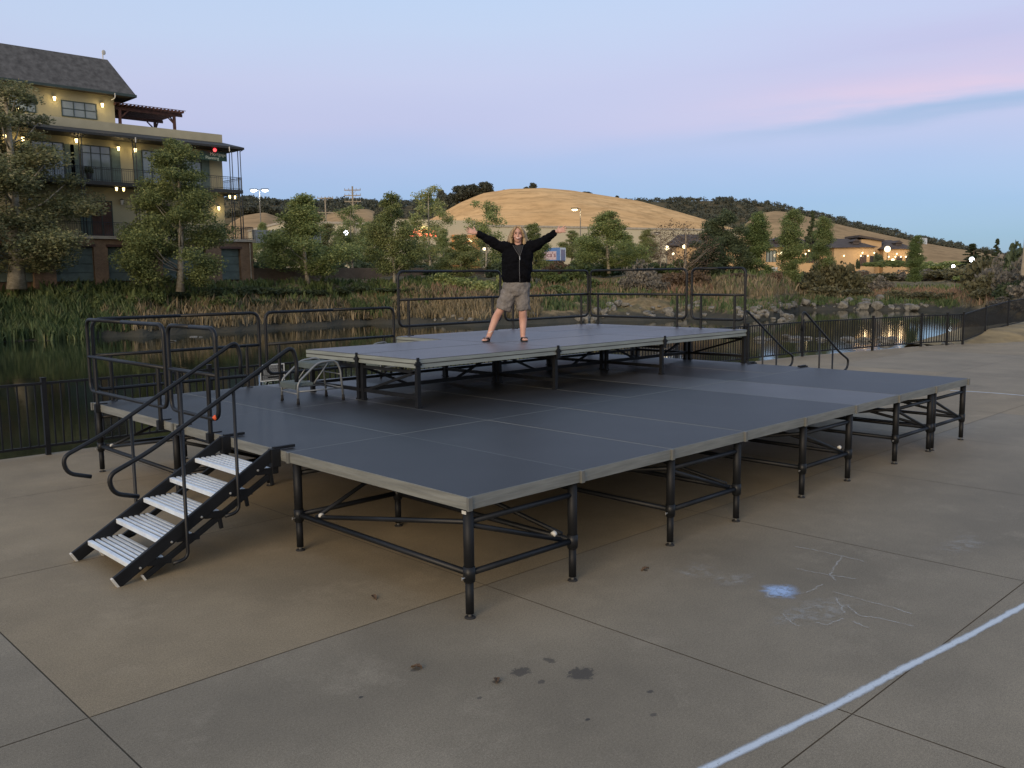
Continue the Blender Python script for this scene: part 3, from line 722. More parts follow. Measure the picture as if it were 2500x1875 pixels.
_, PT_RGOLD = hill('hill', M_hill2, [(1560, 650), (1720, 610), (1800, 565), (1850, 528), (1890, 522), (1930, 528), (2000, 545), (2100, 568), (2200, 588), (2300, 606), (2400, 622), (2560, 640), (2700, 655)], 760, 380)
_, PT_RIDGE = hill('hill', M_hillw, [(1350, 560), (1480, 505), (1560, 500), (1640, 498), (1720, 499), (1800, 499), (1860, 506), (1950, 526), (2050, 548), (2200, 582), (2350, 610), (2500, 640), (2700, 660)], 1050, 700)
_, PT_LEFT = hill('hill', M_hillw, [(-400, 520), (200, 500), (500, 497), (580, 498), (660, 506), (740, 510), (850, 505), (950, 510), (1050, 505), (1150, 520), (1300, 560)], 800, 450)
_, PT_LGOLD = hill('hill', M_hill2, [(400, 600), (560, 560), (610, 535), (660, 530), (720, 550), (800, 535), (850, 523), (910, 524), (960, 540), (1040, 565), (1150, 610)], 640, 350)

# ------------------------------------------------------------------ foliage
def leafmat(name, cols, trans=0.35, rough=0.6, boost=1.75):
    m = bpy.data.materials.new(name); m.use_nodes = True; t = NT(m.node_tree); t.n.clear()
    o = t.node('ShaderNodeOutputMaterial'); d = t.node('ShaderNodeBsdfPrincipled'); tr = t.node('ShaderNodeBsdfTranslucent'); mx = t.node('ShaderNodeMixShader')
    a = t.node('ShaderNodeAttribute', attribute_name='var').outputs['Fac']
    g = t.node('ShaderNodeNewGeometry').outputs['Position']
    f = t.m('ADD', t.m('MULTIPLY', a, 0.34), t.m('MULTIPLY_ADD', t.noise(g, 0.6, 4, 0.65), 0.66, 0.08))
    ri = t.node('ShaderNodeObjectInfo').outputs['Random']
    f = t.m('ADD', f, t.m('MULTIPLY', t.m('SUBTRACT', ri, .5), .22))
    cols = [tuple(min(.6, (0.85*x+0.15*(q[0]+q[1]+q[2])/3)*boost) for x in q) for q in cols]
    k = len(cols); c = t.ramp(f, [(0.22+0.62*i/(k-1), cols[i]) for i in range(k)])
    t.put(d.inputs['Base Color'], c); d.inputs['Roughness'].default_value = rough; d.inputs['Specular IOR Level'].default_value = 0.25
    t.put(tr.inputs[0], c); mx.inputs[0].default_value = trans
    t.l.new(d.outputs[0], mx.inputs[1]); t.l.new(tr.outputs[0], mx.inputs[2]); t.l.new(mx.outputs[0], o.inputs[0]); return m
L_syc = leafmat('sycamore_leaf', [(0.036, 0.050, 0.016), (0.085, 0.108, 0.032), (0.140, 0.160, 0.050), (0.19, 0.165, 0.065)])
L_sycd = leafmat('dull_sycamore_leaf', [(0.036, 0.044, 0.020), (0.078, 0.090, 0.038), (0.120, 0.130, 0.055), (0.16, 0.145, 0.068)])
L_green = leafmat('green_leaf', [(0.045, 0.062, 0.018), (0.105, 0.138, 0.038), (0.17, 0.20, 0.060), (0.24, 0.225, 0.085)])
L_pop = leafmat('poplar_leaf', [(0.030, 0.048, 0.013), (0.066, 0.100, 0.028), (0.105, 0.140, 0.042), (0.14, 0.16, 0.056)])
L_dark = leafmat('dark_leaf', [(0.020, 0.030, 0.015), (0.045, 0.062, 0.029), (0.075, 0.095, 0.044)])
L_oak = leafmat('oak_leaf', [(0.018, 0.022, 0.018), (0.036, 0.042, 0.030), (0.060, 0.062, 0.044)], 0.1)
L_rust = leafmat('russet_leaf', [(0.040, 0.028, 0.017), (0.085, 0.058, 0.034), (0.13, 0.085, 0.050)])
L_olive = leafmat('olive_leaf', [(0.035, 0.035, 0.016), (0.075, 0.072, 0.034), (0.12, 0.11, 0.055)])
L_gry = leafmat('grey_twig', [(0.055, 0.05, 0.04), (0.10, 0.09, 0.07), (0.16, 0.14, 0.11)])
L_straw = leafmat('straw_blade', [(0.055, 0.052, 0.026), (0.13, 0.105, 0.058), (0.25, 0.19, 0.11)])
L_reed = leafmat('reed_blade', [(0.018, 0.036, 0.013), (0.042, 0.070, 0.024), (0.080, 0.102, 0.038), (0.14, 0.12, 0.055)])
L_redtw = leafmat('rust_blade', [(0.085, 0.052, 0.032), (0.17, 0.10, 0.058), (0.26, 0.17, 0.10)])
L_gcov = leafmat('ground_cover', [(0.028, 0.045, 0.014), (0.060, 0.085, 0.024), (0.10, 0.12, 0.04)])
M_bark = mat('pale_bark', (0.42, 0.38, 0.30), 0.85, var=0.55, vscale=5, col2=(0.17, 0.15, 0.11))
M_barkd = mat('brown_bark', (0.11, 0.085, 0.06), 0.9, var=0.4)

def cards(name, P, size, m, nrm=None, jitter=0.4, seed=1, aspect=0.6):
    """one small curled leaf spray (two faces) per point of P"""
    r = np.random.default_rng(seed); n = len(P)
    a = r.normal(size=(n, 3)); a /= np.linalg.norm(a, axis=1)[:, None]
    b = r.normal(size=(n, 3)); b -= a*np.sum(a*b, 1)[:, None]; b /= np.linalg.norm(b, axis=1)[:, None]
    c = np.cross(a, b)
    s = (size*(1+jitter*(r.random(n)*2-1)))[:, None]; w_ = s*aspect
    v = np.stack([P-a*s, P+b*w_+c*s*.18, P+a*s, P-b*w_+c*s*.18], 1).reshape(-1, 3)
    idx = np.arange(n)[:, None]*4
    f = np.concatenate([idx+np.array([0, 1, 2]), idx+np.array([0, 2, 3])], 1).reshape(-1, 3)
    me = bpy.data.meshes.new(name); me.vertices.add(len(v)); me.vertices.foreach_set('co', v.ravel())
    me.loops.add(len(f)*3); me.loops.foreach_set('vertex_index', f.ravel().astype(np.int32))
    me.polygons.add(len(f)); me.polygons.foreach_set('loop_start', np.arange(0, len(f)*3, 3, dtype=np.int32)); me.polygons.foreach_set('loop_total', np.full(len(f), 3, np.int32))
    me.update(calc_edges=True); me.materials.append(m)
    me.attributes.new('var', 'FLOAT', 'POINT').data.foreach_set('value', np.repeat(r.random(n), 4).astype(np.float32))
    return me
def clump_points(centers, radii, n, seed, flat=0.75, shell=0.6):
    r = np.random.default_rng(seed); k = r.choice(len(centers), n, p=radii**2/np.sum(radii**2))
    d = r.normal(size=(n, 3)); d /= np.linalg.norm(d, axis=1)[:, None]
    q = (shell+(1-shell)*r.random(n))**1.0*np.where(r.random(n) < .25, r.random(n), 1)
    return centers[k]+d*np.array([1, 1, flat])*(radii[k]*q)[:, None]
def tree_meshes(kind, H, W, n, leaf, m, seed, base=0.2, bark=None, prof=None, nc=46, cr=0.13, trunk_r=0.02, limbs=True):
    """trunk with limbs running to leaf clumps; prof gives the crown's relative radius by height"""
    r = np.random.default_rng(seed); prof = prof or [(0, .35), (.15, .85), (.35, 1), (.6, .8), (.8, .5), (1, .12)]
    ph = [a for a, _ in prof]; pr = [b for _, b in prof]
    C = []; Rr = []
    for i in range(nc):
        h = (i+r.random())/nc; rad = W/2*np.interp(h, ph, pr); a = r.random()*2*math.pi
        q = rad*(0.06+0.94*math.sqrt(r.random()))*0.86
        C.append((q*math.cos(a), q*math.sin(a), H*(base+(1-base)*h)*0.97)); Rr.append(cr*W*(.65+.7*r.random())*(0.45+0.55*np.interp(h, ph, pr)))
    C = np.array(C); Rr = np.array(Rr)
    P = clump_points(C, Rr*1.42, int(n*3.7), seed+1, shell=.3)
    P = P[P[:, 2] > H*base*0.55]
    cm = cards(kind+'_crown', P, leaf, m, seed=seed+2)
    b = MB(); lean = r.normal(size=2)*0.012*H
    def ax(z): return Vector((lean[0]*math.sin(z/H*2.2), lean[1]*math.sin(z/H*2.6), z))
    zs = np.linspace(0, H*.93, 9); b.tube([ax(z) for z in zs], [H*trunk_r*(1.25 if i == 0 else 1)*(1-0.86*z/H/.93)+.008 for i, z in enumerate(zs)], 8)
    if limbs:
        for i in range(0, nc, 2):
            c = C[i]
            if c[2] < .22*H: continue
            z0 = max(H*max(base*.6, .13), c[2]-np.hypot(c[0], c[1])*.9-.04*H); p0 = ax(z0); p1 = Vector(c); md = (p0+p1)/2+Vector((0, 0, -.03*H))
            rr = H*trunk_r*.30*(1-.6*z0/H); b.tube([p0, md, p1], [rr, rr*.7, rr*.25], 5)
    return cm, b.mesh(kind+'_trunk', bark or M_bark, True)
TREES = {}
def tree(name, meshes, pos, label, group=None, sx=1.0, sz=1.0, rz=None, cat='tree'):
    cm, tm = meshes; o = empty(name, tuple(pos), rz if rz is not None else random.uniform(0, 6.28)); o.scale = (sx, sx, sz)
    link('crown', cm, o); link('trunk', tm, o); tag(o, label, cat, group); return o
def tree_at(name, meshes, H0, W0, u, vtop, wpx, d, label, group=None, vbase=None, cat='tree'):
    p = place(u, d); top = at_depth(u, vtop, d)[2]
    if vbase is not None: p[2] = at_depth(u, vbase, d)[2]
    return tree(name, meshes, p, label, group, sx=1.08*wpx/FPX*d/W0, sz=(top-p[2])/H0, cat=cat)

SYC = [(0, .55), (.12, .9), (.3, 1), (.5, .86), (.65, .62), (.8, .42), (1, .14)]
big = tree_meshes('sycamore', 15, 8, 15000, 0.074, L_sycd, 11, base=.10, prof=[(0, .75), (.15, 1), (.35, .98), (.5, .72), (.62, .6), (.75, .5), (.88, .5), (1, .2)], nc=64, cr=.115, trunk_r=.021)
med = tree_meshes('sycamore', 12, 6.6, 14000, 0.072, L_syc, 21, base=.05, prof=[(0, .5), (.15, 1), (.4, .95), (.62, .72), (.8, .55), (1, .15)], nc=60, cr=.125, trunk_r=.016)
syA = tree_meshes('sycamore', 8, 5.5, 8000, 0.073, L_green, 31, base=.13, prof=SYC, nc=44, cr=.14, trunk_r=.016)
syB = tree_meshes('sycamore', 8, 5.0, 7500, 0.073, L_syc, 41, base=.16, prof=SYC, nc=38, cr=.14, trunk_r=.015)
syC = tree_meshes('sycamore', 8, 5.0, 2300, 0.075, L_green, 51, base=.2, prof=[(0, .5), (.3, 1), (.6, .8), (1, .3)], nc=34, cr=.13, trunk_r=.013)
brw = tree_meshes('bare_tree', 7, 5.5, 620, 0.075, L_rust, 61, base=.2, prof=[(0, .5), (.3, .9), (.6, 1), (1, .5)], nc=40, cr=.16, trunk_r=.018, bark=mat('pale_twig_bark', (0.30, 0.25, 0.19), .9))
drk = tree_meshes('broadleaf', 8, 5.2, 8500, 0.088, L_dark, 71, base=.05, prof=[(0, .8), (.2, 1), (.5, .92), (.75, .7), (1, .25)], nc=44, cr=.15, trunk_r=.02, bark=M_barkd)
pop = tree_meshes('poplar', 10, 2.9, 7500, 0.082, L_pop, 81, base=.03, prof=[(0, .6), (.15, .95), (.4, 1), (.75, .85), (.92, .5), (1, .15)], nc=60, cr=.24, trunk_r=.010, limbs=False, bark=M_barkd)
CON = [(0, 1), (.25, .8), (.5, .55), (.75, .3), (1, .04)]
con = tree_meshes('conifer', 9, 3.4, 4500, 0.10, L_dark, 91, base=.06, prof=CON, nc=60, cr=.11, trunk_r=.012, bark=M_barkd)

# trees in front of the office building and along the far bank, left to right
tree_at('sycamore_tree', big, 15, 8, 52, 205, 430, 62.5, 'tallest dull-leaved sycamore with a thick white trunk at the left edge of the scene', 'sycamores on the far bank', 706)
tree_at('sycamore_tree', med, 12, 6.6, 447, 338, 258, 66.5, 'dense sycamore covering the right part of the office building', 'sycamores on the far bank', 712)
tree_at('sycamore_tree', syC, 8, 5, 108, 590, 90, 65, 'thin young tree between the white-trunked sycamore and the garage doors', 'sycamores on the far bank', 682)
tree_at('sycamore_tree', syA, 8, 5.5, 758, 478, 210, 77, 'broad green sycamore standing clear to the right of the office building', 'sycamores on the far bank', 694)
tree_at('sycamore_tree', syC, 8, 5, 868, 500, 120, 90, 'thin sycamore in front of the two power poles', 'sycamores on the far bank', 668)
tree_at('sycamore_tree', syB, 8, 5, 968, 472, 135, 80, 'dark green sycamore behind the left end of the raised-deck rail', 'sycamores on the far bank', 694)
tree_at('sycamore_tree', syC, 8, 5, 1056, 455, 140, 96, 'tall airy sycamore with the red store sign shining through its leaves', 'sycamores on the far bank', 668)
tree_at('sycamore_tree', syC, 8, 5, 1188, 490, 140, 92, "sycamore behind the woman's raised left-hand side arm, in front of the golden hill", 'sycamores on the far bank', 690)
tree_at('sycamore_tree', syB, 8, 5, 1128, 572, 120, 84, 'low bushy sycamore in front of the orange lit shopfront', 'sycamores on the far bank', 690)
tree_at('sycamore_tree', syB, 8, 5, 1303, 545, 95, 84, "sycamore whose pale trunk shows beside the woman's hip", 'sycamores on the far bank', 696)
tree_at('sycamore_tree', syA, 8, 5.5, 1488, 518, 165, 92, 'round green sycamore in front of the golden hill, right of the single street lamp', 'sycamores on the far bank', 668)
tree_at('sycamore_tree', syB, 8, 5, 1398, 563, 75, 185, 'small green tree just left of the single street lamp pole', 'sycamores on the far bank', 640)
for u, vt, wp, d, vb, kk in ((700, 560, 110, 100, 662, syA), (812, 545, 105, 108, 660, syB), (910, 545, 100, 112, 660, syA), (1015, 598, 110, 108, 660, syB), (1090, 560, 80, 118, 655, syA), (1240, 590, 80, 110, 660, syB), (1345, 640, 60, 110, 668, syA), (1432, 575, 70, 125, 655, syB), (1535, 575, 95, 118, 660, syA), (1580, 560, 75, 128, 655, syB), (655, 545, 70, 118, 655, syA), (770, 575, 100, 115, 660, syB), (865, 575, 100, 118, 660, syA)):
    tree_at('broadleaf_tree', kk, 8, 5.5 if kk is syA else 5.0, u, vt, wp, d, 'green tree in the second row behind the sycamores, in front of the long store', 'second-row trees before the store', vb)
tree_at('bare_tree', brw, 7, 5.5, 1668, 545, 170, 88, 'sparse reddish-brown tree with pale forked stems', None, 690)
tree_at('bare_tree', brw, 7, 5.5, 1612, 555, 70, 100, 'small thin brown tree in front of the dark-roofed house', None, 670)
tree_at('broadleaf_tree', drk, 8, 5.2, 1765, 512, 120, 95, 'dark full broadleaf tree between the brown tree and the poplars', None, 678)
tree_at('broadleaf_tree', drk, 8, 5.2, 1725, 560, 90, 92, 'low dark broadleaf tree beside the reddish-brown tree', None, 680)
for u, vt, wp, d, vb, lb in ((1846, 520, 66, 96, 697, 'poplar on the left of the four, nearest the dark broadleaf tree'), (1930, 513, 60, 98, 692, 'tallest and fullest poplar, second of the four from the left'), (2004, 530, 46, 104, 668, 'poplar standing in front of the dark conifer'), (2231, 575, 36, 104, 690, 'narrow poplar at the right end of the restaurant')):
    tree_at('poplar_tree', pop, 10, 2.9, u, vt, wp, d, lb, 'poplars on the far bank', vb)
tree_at('conifer_tree', con, 9, 3.4, 1977, 514, 44, 150, 'dark pointed conifer rising behind the restaurant roof', 'conifers', 640)
tree_at('conifer_tree', con, 9, 3.4, 2367, 594, 70, 160, 'broad dark conifer at the right, lamp glowing at its foot', 'conifers', 660)
tree_at('conifer_tree', con, 9, 3.4, 2426, 582, 36, 150, 'slim dark conifer at far right, beside the broader one', 'conifers', 650)
tree_at('conifer_tree', con, 9, 3.4, 2400, 612, 36, 155, 'low dark conifer between the broad and the slim conifer', 'conifers', 650)

# oaks on the hills
oak = tree_meshes('oak', 8, 10, 1500, 0.42, L_oak, 101, base=.06, prof=[(0, .7), (.3, 1), (.7, .85), (1, .35)], nc=26, cr=.17, trunk_r=.03, bark=M_barkd)
def on_hill(pt, u, k): return pt(u, k)
def oak_at(u, vt, vb, wp, pt, k, lb, gr):
    q = pt(u, k); d = uv_depth(q[0], q[1])[1]
    z0 = at_depth(u, vb, d)[2]; z1 = at_depth(u, vt, d)[2]
    z0 = min(z0, q[2]); tree('oak_tree', oak, (q[0], q[1], z0), lb, gr, sx=wp/FPX*d/10, sz=(z1-z0)/8)
for u, vt, vb, wp in ((1085, 468, 500, 30), (1110, 476, 500, 34), (1132, 458, 492, 56), (1160, 455, 488, 52), (1190, 449, 478, 42), (1178, 470, 495, 40)):
    oak_at(u, vt, vb, wp, PT_GOLD, 0.99, 'dark oak in the clump on the left shoulder of the golden hill', 'oaks clumped on the golden hill')
for u, vt, vb, wp, lb in ((1305, 451, 469, 20, 'lone dark oak on the very top of the golden hill'), (1290, 460, 470, 14, 'low bush at the foot of the lone hilltop oak'), (1237, 467, 472, 14, 'small bush on the crest left of the hilltop oak'), (1360, 467, 472, 12, 'tiny bush on the crest right of the hilltop oak'), (1388, 470, 475, 10, 'dot of a bush further along the crest'), (1432, 472, 481, 30, 'low spreading oak on the right part of the hill crest'), (1507, 481, 490, 10, 'single dark bush low on the right crest of the golden hill')):
    oak_at(u, vt, vb, wp, PT_GOLD, 0.99, lb, 'bushes on the crest of the golden hill')
for u, vt, vb, wp in ((1462, 510, 515, 14), (1486, 510, 515, 12), (1497, 514, 519, 12), (1515, 520, 526, 14)):
    oak_at(u, vt, vb, wp, PT_GOLD, 0.72, 'small dark bush on the open slope of the golden hill', 'bushes on the slope of the golden hill')
oak_at(1883, 525, 547, 46, PT_RGOLD, 0.75, 'round dark oak standing alone on the tan slope, left of the tall poplar', None)
for u, vt, vb, wp in ((620, 505, 530, 60), (585, 515, 560, 50), (660, 500, 535, 40), (690, 510, 535, 60), (640, 540, 590, 60), (610, 520, 570, 40)):
    oak_at(u, vt, vb, wp, PT_LGOLD, 0.9, 'grey-green oak on the slope behind the street lamp with two heads', 'oaks behind the double street lamp')
for u, vt, vb, wp in ((1090, 480, 520, 40), (1105, 500, 560, 50), (940, 505, 525, 40)):
    oak_at(u, vt, vb, wp, PT_GOLD, 0.9, 'dark oak low on the left flank of the golden hill', 'oaks on the left flank of the hill')

# woods that read as one mass on the ridges
def woods(name, pt, spans, n, hmin, hmax, kmin, kmax, seed, leaf=0.9):
    r = np.random.default_rng(seed); C = []; Rr = []
    for i in range(n):
        a, b_ = spans[int(r.integers(0, len(spans)))]; u = r.uniform(a, b_); k = r.uniform(kmin, kmax); q = pt(u, k)
        h = r.uniform(hmin, hmax)
        for j in range(3): C.append((q[0]+r.normal()*h*.3, q[1]+r.normal()*h*.3, q[2]+h*(.3+.2*r.random()))); Rr.append(h*(.35+.2*r.random()))
    P = clump_points(np.array(C), np.array(Rr), n*62, seed+1)
    return tag(link(name, cards(name, P, leaf, L_oak, seed=seed+2)), 'dark oak woods covering the ridge', 'woods', kind='stuff')
tag(woods('ridge_woods', PT_RIDGE, [(1470, 2450)], 700, 4, 8, 0.35, 1.0, 5, 0.9), 'dark oak woods along the long ridge right of the golden hill')
tag(woods('ridge_woods', PT_LEFT, [(480, 1120)], 420, 4, 8, 0.45, 1.0, 6, 0.8), 'dark oak woods on the ridge behind the street lamp and power poles')
tag(woods('ridge_woods', PT_RGOLD, [(1860, 2420)], 130, 3.5, 7, 0.96, 1.02, 8, 0.75), 'line of oaks along the crest of the tan slope at the right')

# ------------------------------------------------------------------ bank vegetation
def blades(name, zones, m, seed, wd=0.038):
    """thin bent blades: zones = (count, u0, u1, s0, s1, hmin, hmax)"""
    r = np.random.default_rng(seed); V = []; F = []; A = []
    for n, u0, u1, s0, s1, h0, h1 in zones:
        for i in range(n):
            u = r.uniform(u0, u1); s = r.uniform(s0, s1); q = place(u, shore(u)+s); h = r.uniform(h0, h1)*(0.6+0.6*abs(math.sin(u*.035+s*.9+seed)))
            if i % 3: q = q + np.append(r.normal(size=2)*0.25, 0)
            a = r.random()*6.28; dx, dy = math.cos(a)*wd*(1+r.random()), math.sin(a)*wd*(1+r.random()); lx, ly = r.normal(size=2)*h*.30
            o = len(V); V += [(q[0]-dx, q[1]-dy, q[2]-.1), (q[0]+dx, q[1]+dy, q[2]-.1), (q[0]+dx*.8+lx*.35, q[1]+dy*.8+ly*.35, q[2]+h*.55), (q[0]-dx*.8+lx*.35, q[1]-dy*.8+ly*.35, q[2]+h*.55), (q[0]+lx, q[1]+ly, q[2]+h)]
            F += [(o, o+1, o+2, o+3), (o+3, o+2, o+4)]; A += [r.random()]*5
    me = bpy.data.meshes.new(name); me.from_pydata(V, [], F); me.materials.append(m); me.attributes.new('var', 'FLOAT', 'POINT').data.foreach_set('value', A)
    return link(name, me)
tag(blades('reeds', [(7500, -150, 235, .2, 5.5, .4, .95), (900, 235, 330, 1.5, 5, .5, 1.1), (400, 860, 960, 2, 4.2, .6, 1.2), (900, 1330, 1500, 3, 7, .2, .5), (900, 1640, 1960, 2, 6, .2, .5), (1800, 1950, 2340, 2.0, 5.5, .25, .6)], L_reed, 3), 'tall green reeds at the edge of the water', 'reeds', kind='stuff')
tag(blades('dry_grass', [(2200, 230, 700, 1.7, 5.0, .3, .85), (2200, 640, 1000, 1.7, 4.6, .3, .85), (3000, 980, 1320, 1.8, 7.5, .25, .8), (1500, 1300, 1760, 6, 13, .3, .7), (1500, 1700, 1960, 7, 14, .4, .9), (1600, 1960, 2420, 4, 10, .3, .7)], L_straw, 4), 'dry straw-coloured grass along the far bank', 'dry grass', kind='stuff')
tag(blades('rusty_brush', [(2200, 2130, 2440, 6, 13, .3, .8), (500, 1060, 1200, 6.5, 9, .3, .6), (400, 1240, 1330, 7, 10, .3, .6), (500, 1590, 1740, 7, 12, .4, .8), (300, 1330, 1500, 8, 12, .3, .6)], L_redtw, 9), 'rust-coloured dry brush on the far bank', 'brush', kind='stuff')
tag(blades('ground_cover', [(2600, 250, 1050, 4.2, 9.5, .25, .6), (2600, 1000, 1700, 6.5, 14, .2, .6), (1800, 1700, 2450, 8, 20, .3, .7), (1500, -100, 300, 5, 11, .3, .7)], L_gcov, 12, wd=.07), 'low green cover on the upper bank', 'ground cover', kind='stuff')

def bush(kind, m, n, leaf, seed, flat=.75):
    r = np.random.default_rng(seed); C = r.normal(size=(16, 3)); C /= np.linalg.norm(C, axis=1)[:, None]; C *= (.35+.35*r.random(16))[:, None]; C[:, 2] = np.abs(C[:, 2])*flat+.12
    P = clump_points(C, np.full(16, .32)*(.7+.6*r.random(16)), n, seed+1); P = P[P[:, 2] > -.05]
    return cards(kind, P, leaf, m, seed=seed+2)
BU = {'dark': bush('shrub_foliage', L_dark, 1500, .085, 201), 'green': bush('shrub_foliage', L_gcov, 1500, .085, 211), 'olive': bush('shrub_foliage', L_olive, 1400, .08, 221), 'rust': bush('shrub_foliage', L_rust, 1200, .075, 231), 'grey': bush('shrub_foliage', L_gry, 1100, .07, 241), 'leafy': bush('shrub_foliage', L_green, 1500, .085, 251)}
def shrub(kind, u, s, vt, wpx, label, group):
    if u > 2060 and vt < 670 and u < 2385 and s != 12.5: s += 26
    d = shore(u)+s; q = place(u, d); z1 = at_depth(u, vt, d)[2]; o = link('shrub', BU[kind]); h = max(z1-q[2], .4)
    o.location = q; w_ = wpx/FPX*d/2; o.scale = (w_, w_, h/1.05); o.rotation_euler = (0, 0, random.uniform(0, 6.28)); tag(o, label, 'shrub', group)
g1 = 'dark shrubs in the row below the trees'
for u, s, vt, w_ in ((395, 5.2, 690, 70), (440, 6, 706, 80), (520, 6, 694, 90), (590, 6.3, 690, 90), (650, 6.4, 692, 90), (710, 6.2, 696, 90), (770, 6, 700, 90), (830, 6.3, 694, 90), (890, 6.5, 690, 80), (950, 6.5, 700, 90), (1010, 7, 702, 80), (545, 4.8, 716, 80), (640, 4.6, 722, 80), (730, 4.8, 724, 80)):
    shrub('dark' if (u//10) % 3 else 'green', u, s, vt, w_, 'dark green shrub in the long row under the sycamores on the far bank', g1)
for u, s, vt, w_ in ((250, 4.2, 706, 70), (300, 4.6, 712, 70), (180, 6, 695, 60), (345, 5.2, 710, 60), (330, 7.5, 688, 50), (260, 8, 690, 60)):
    shrub('green', u, s, vt, w_, 'green shrub among the reeds below the garage doors', 'shrubs below the garage doors')
for u, s, vt, w_, k in ((660, 20, 610, 120, 'dark'), (640, 18, 625, 70, 'dark'), (900, 26, 620, 120, 'dark'), (1000, 28, 628, 130, 'dark'), (1070, 20, 634, 90, 'dark'), (1220, 22, 620, 100, 'dark'), (820, 24, 630, 100, 'dark')):
    shrub(k, u, s, vt, w_, 'dark shrub on the slope behind the sycamores, left of the woman', 'dark shrubs behind the sycamores')
for k in range(15):
    shrub('dark' if k % 2 else 'green', 1235+k*30, 26+3*math.sin(k*2.1), 627+6*math.sin(k*1.7), 80, 'dark green shrub in the hedge line in front of the store, right of the woman', 'hedge line in front of the store')
for u, s, vt, w_ in ((1180, 9, 675, 80), (1120, 10, 668, 90), (1250, 12, 655, 90), (1350, 13, 650, 90), (1400, 16, 640, 80), (1440, 11, 672, 90), (1360, 9, 690, 90), (1530, 12, 668, 80), (1090, 12, 655, 90)):
    shrub('leafy' if u < 1300 else 'green', u, s, vt, w_, 'mid green shrub on the bank behind the raised-deck rails', 'green shrubs behind the raised-deck rails')
for u, s, vt, w_ in ((1565, 12, 612, 110), (1540, 10, 650, 80), (1600, 9, 660, 90)):
    shrub('grey', u, s, vt, w_, 'leafless grey thicket on the bank left of the reddish-brown tree', 'grey thickets')
for u, s, vt, w_ in ((1370, 24, 622, 80), (1345, 22, 628, 50), (1640, 12, 650, 120), (1700, 11, 640, 90)):
    shrub('rust', u, s, vt, w_, 'dull reddish shrub on the bank', 'reddish shrubs on the bank')
for u, s, vt, w_ in ((1890, 13, 652, 60), (1800, 16, 660, 90), (2090, 12, 655, 130)):
    shrub('rust', u, s, vt, w_, 'reddish shrub at the foot of the poplars', 'reddish shrubs by the poplars')
for u, s, vt, w_ in ((2010, 14, 615, 110), (2050, 12, 622, 130), (1975, 11, 650, 100), (2100, 12, 652, 130), (2150, 11, 660, 130), (2200, 12, 650, 120), (2260, 13, 648, 120), (2310, 14, 645, 130), (2350, 12, 640, 130), (2010, 7, 690, 110), (2090, 7, 695, 110), (2250, 5, 705, 110), (2190, 6, 702, 100), (2310, 6, 708, 90), (1950, 9, 672, 90), (2075, 12.5, 658, 90), (2110, 12.5, 662, 90), (2145, 12.5, 660, 90), (2045, 12.5, 650, 90)):  # last entries are added shrubs that keep restaurant lamp reflections off the water
    shrub('olive' if (u//10) % 2 else 'grey', u, s, vt, w_, 'olive-grey shrub on the right-hand bank in front of the restaurant', 'olive shrubs on the right-hand bank')
for u, s, vt, w_ in ((2390, 14, 605, 130), (2440, 16, 590, 140), (2490, 18, 560, 120), (2475, 13, 620, 130), (2420, 12, 645, 120), (2530, 16, 560, 130), (2465, 9, 668, 120), (2410, 8, 690, 110), (2510, 8, 660, 120), (2500, 4.5, 710, 110), (2450, 5, 715, 100), (2560, 8, 690, 140)):
    shrub('olive' if u < 2430 else 'dark' if (u//10) % 3 == 0 else 'grey', u, s, vt, w_, 'dim brown-grey thicket closing the right edge of the pond', 'thickets at the right edge')
for u, s, vt, w_ in ((2290, 60, 628, 160), (2330, 70, 632, 150), (2420, 60, 640, 150), (2250, 80, 630, 100), (2390, 40, 652, 130)):
    shrub('leafy', u, s, vt, w_, 'yellow-green shrub mass beyond the right-hand bank', 'shrubs beyond the right-hand bank')

# rocks
def rockmesh(seed):
    bm = bmesh.new(); bmesh.ops.create_icosphere(bm, subdivisions=3, radius=1); r = np.random.default_rng(seed)
    pl_ = [(Vector(r.normal(size=3)).normalized(), r.uniform(.45, .8)) for _ in range(11)]
    for v in bm.verts:
        for nn, dd in pl_:
            k = v.co.dot(nn)
            if k > dd: v.co -= nn*(k-dd)*.9
        v.co += v.normal*r.normal()*.02
    me = bpy.data.meshes.new('rock'); bm.to_mesh(me); bm.free(); me.materials.append(M_rock); return me
M_rock = mat('pale_rock', (0.165, 0.160, 0.142), 0.9, var=0.55, vscale=2.0, bump=.5, bscale=6)
RK = [rockmesh(s) for s in (1, 2, 3, 4, 5)]
def rock(u, v, wpx, label, group, asp=.6):
    d = shore(u)+0.6
    for _ in range(60):
        z = bank_z(u, d); zz = at_depth(u, v, d)[2]
        if zz <= z: break
        d += .5
    if at_depth(u, v, shore(u)+.6)[2] < WZ: q = on_z(u, v, WZ); d = uv_depth(q[0], q[1])[1]
    else: q = place(u, d)
    s = wpx/FPX*d/2; o = link('rock', RK[random.randrange(5)]); o.location = (q[0], q[1], q[2]+s*asp*.25); o.scale = (s, s*random.uniform(.7, 1), s*asp*random.uniform(.8, 1.3))
    o.rotation_euler = (random.uniform(-.2, .2), random.uniform(-.2, .2), random.uniform(0, 6.28)); tag(o, label, 'rock', group)
for u, v, w_ in ((418, 833, 38), (490, 823, 16), (470, 823, 24)): rock(u, v, w_, 'flat pale rock in the water behind the left end of the stage', 'rocks at the left waterline', .16)
for u, v, w_ in ((1065, 784, 16), (1108, 780, 26), (1130, 786, 20), (1152, 783, 24), (1085, 788, 18), (1300, 775, 26), (1285, 766, 14)): rock(u, v, w_, 'pale rock on the mud behind the raised deck, beside the woman', 'rocks behind the woman')
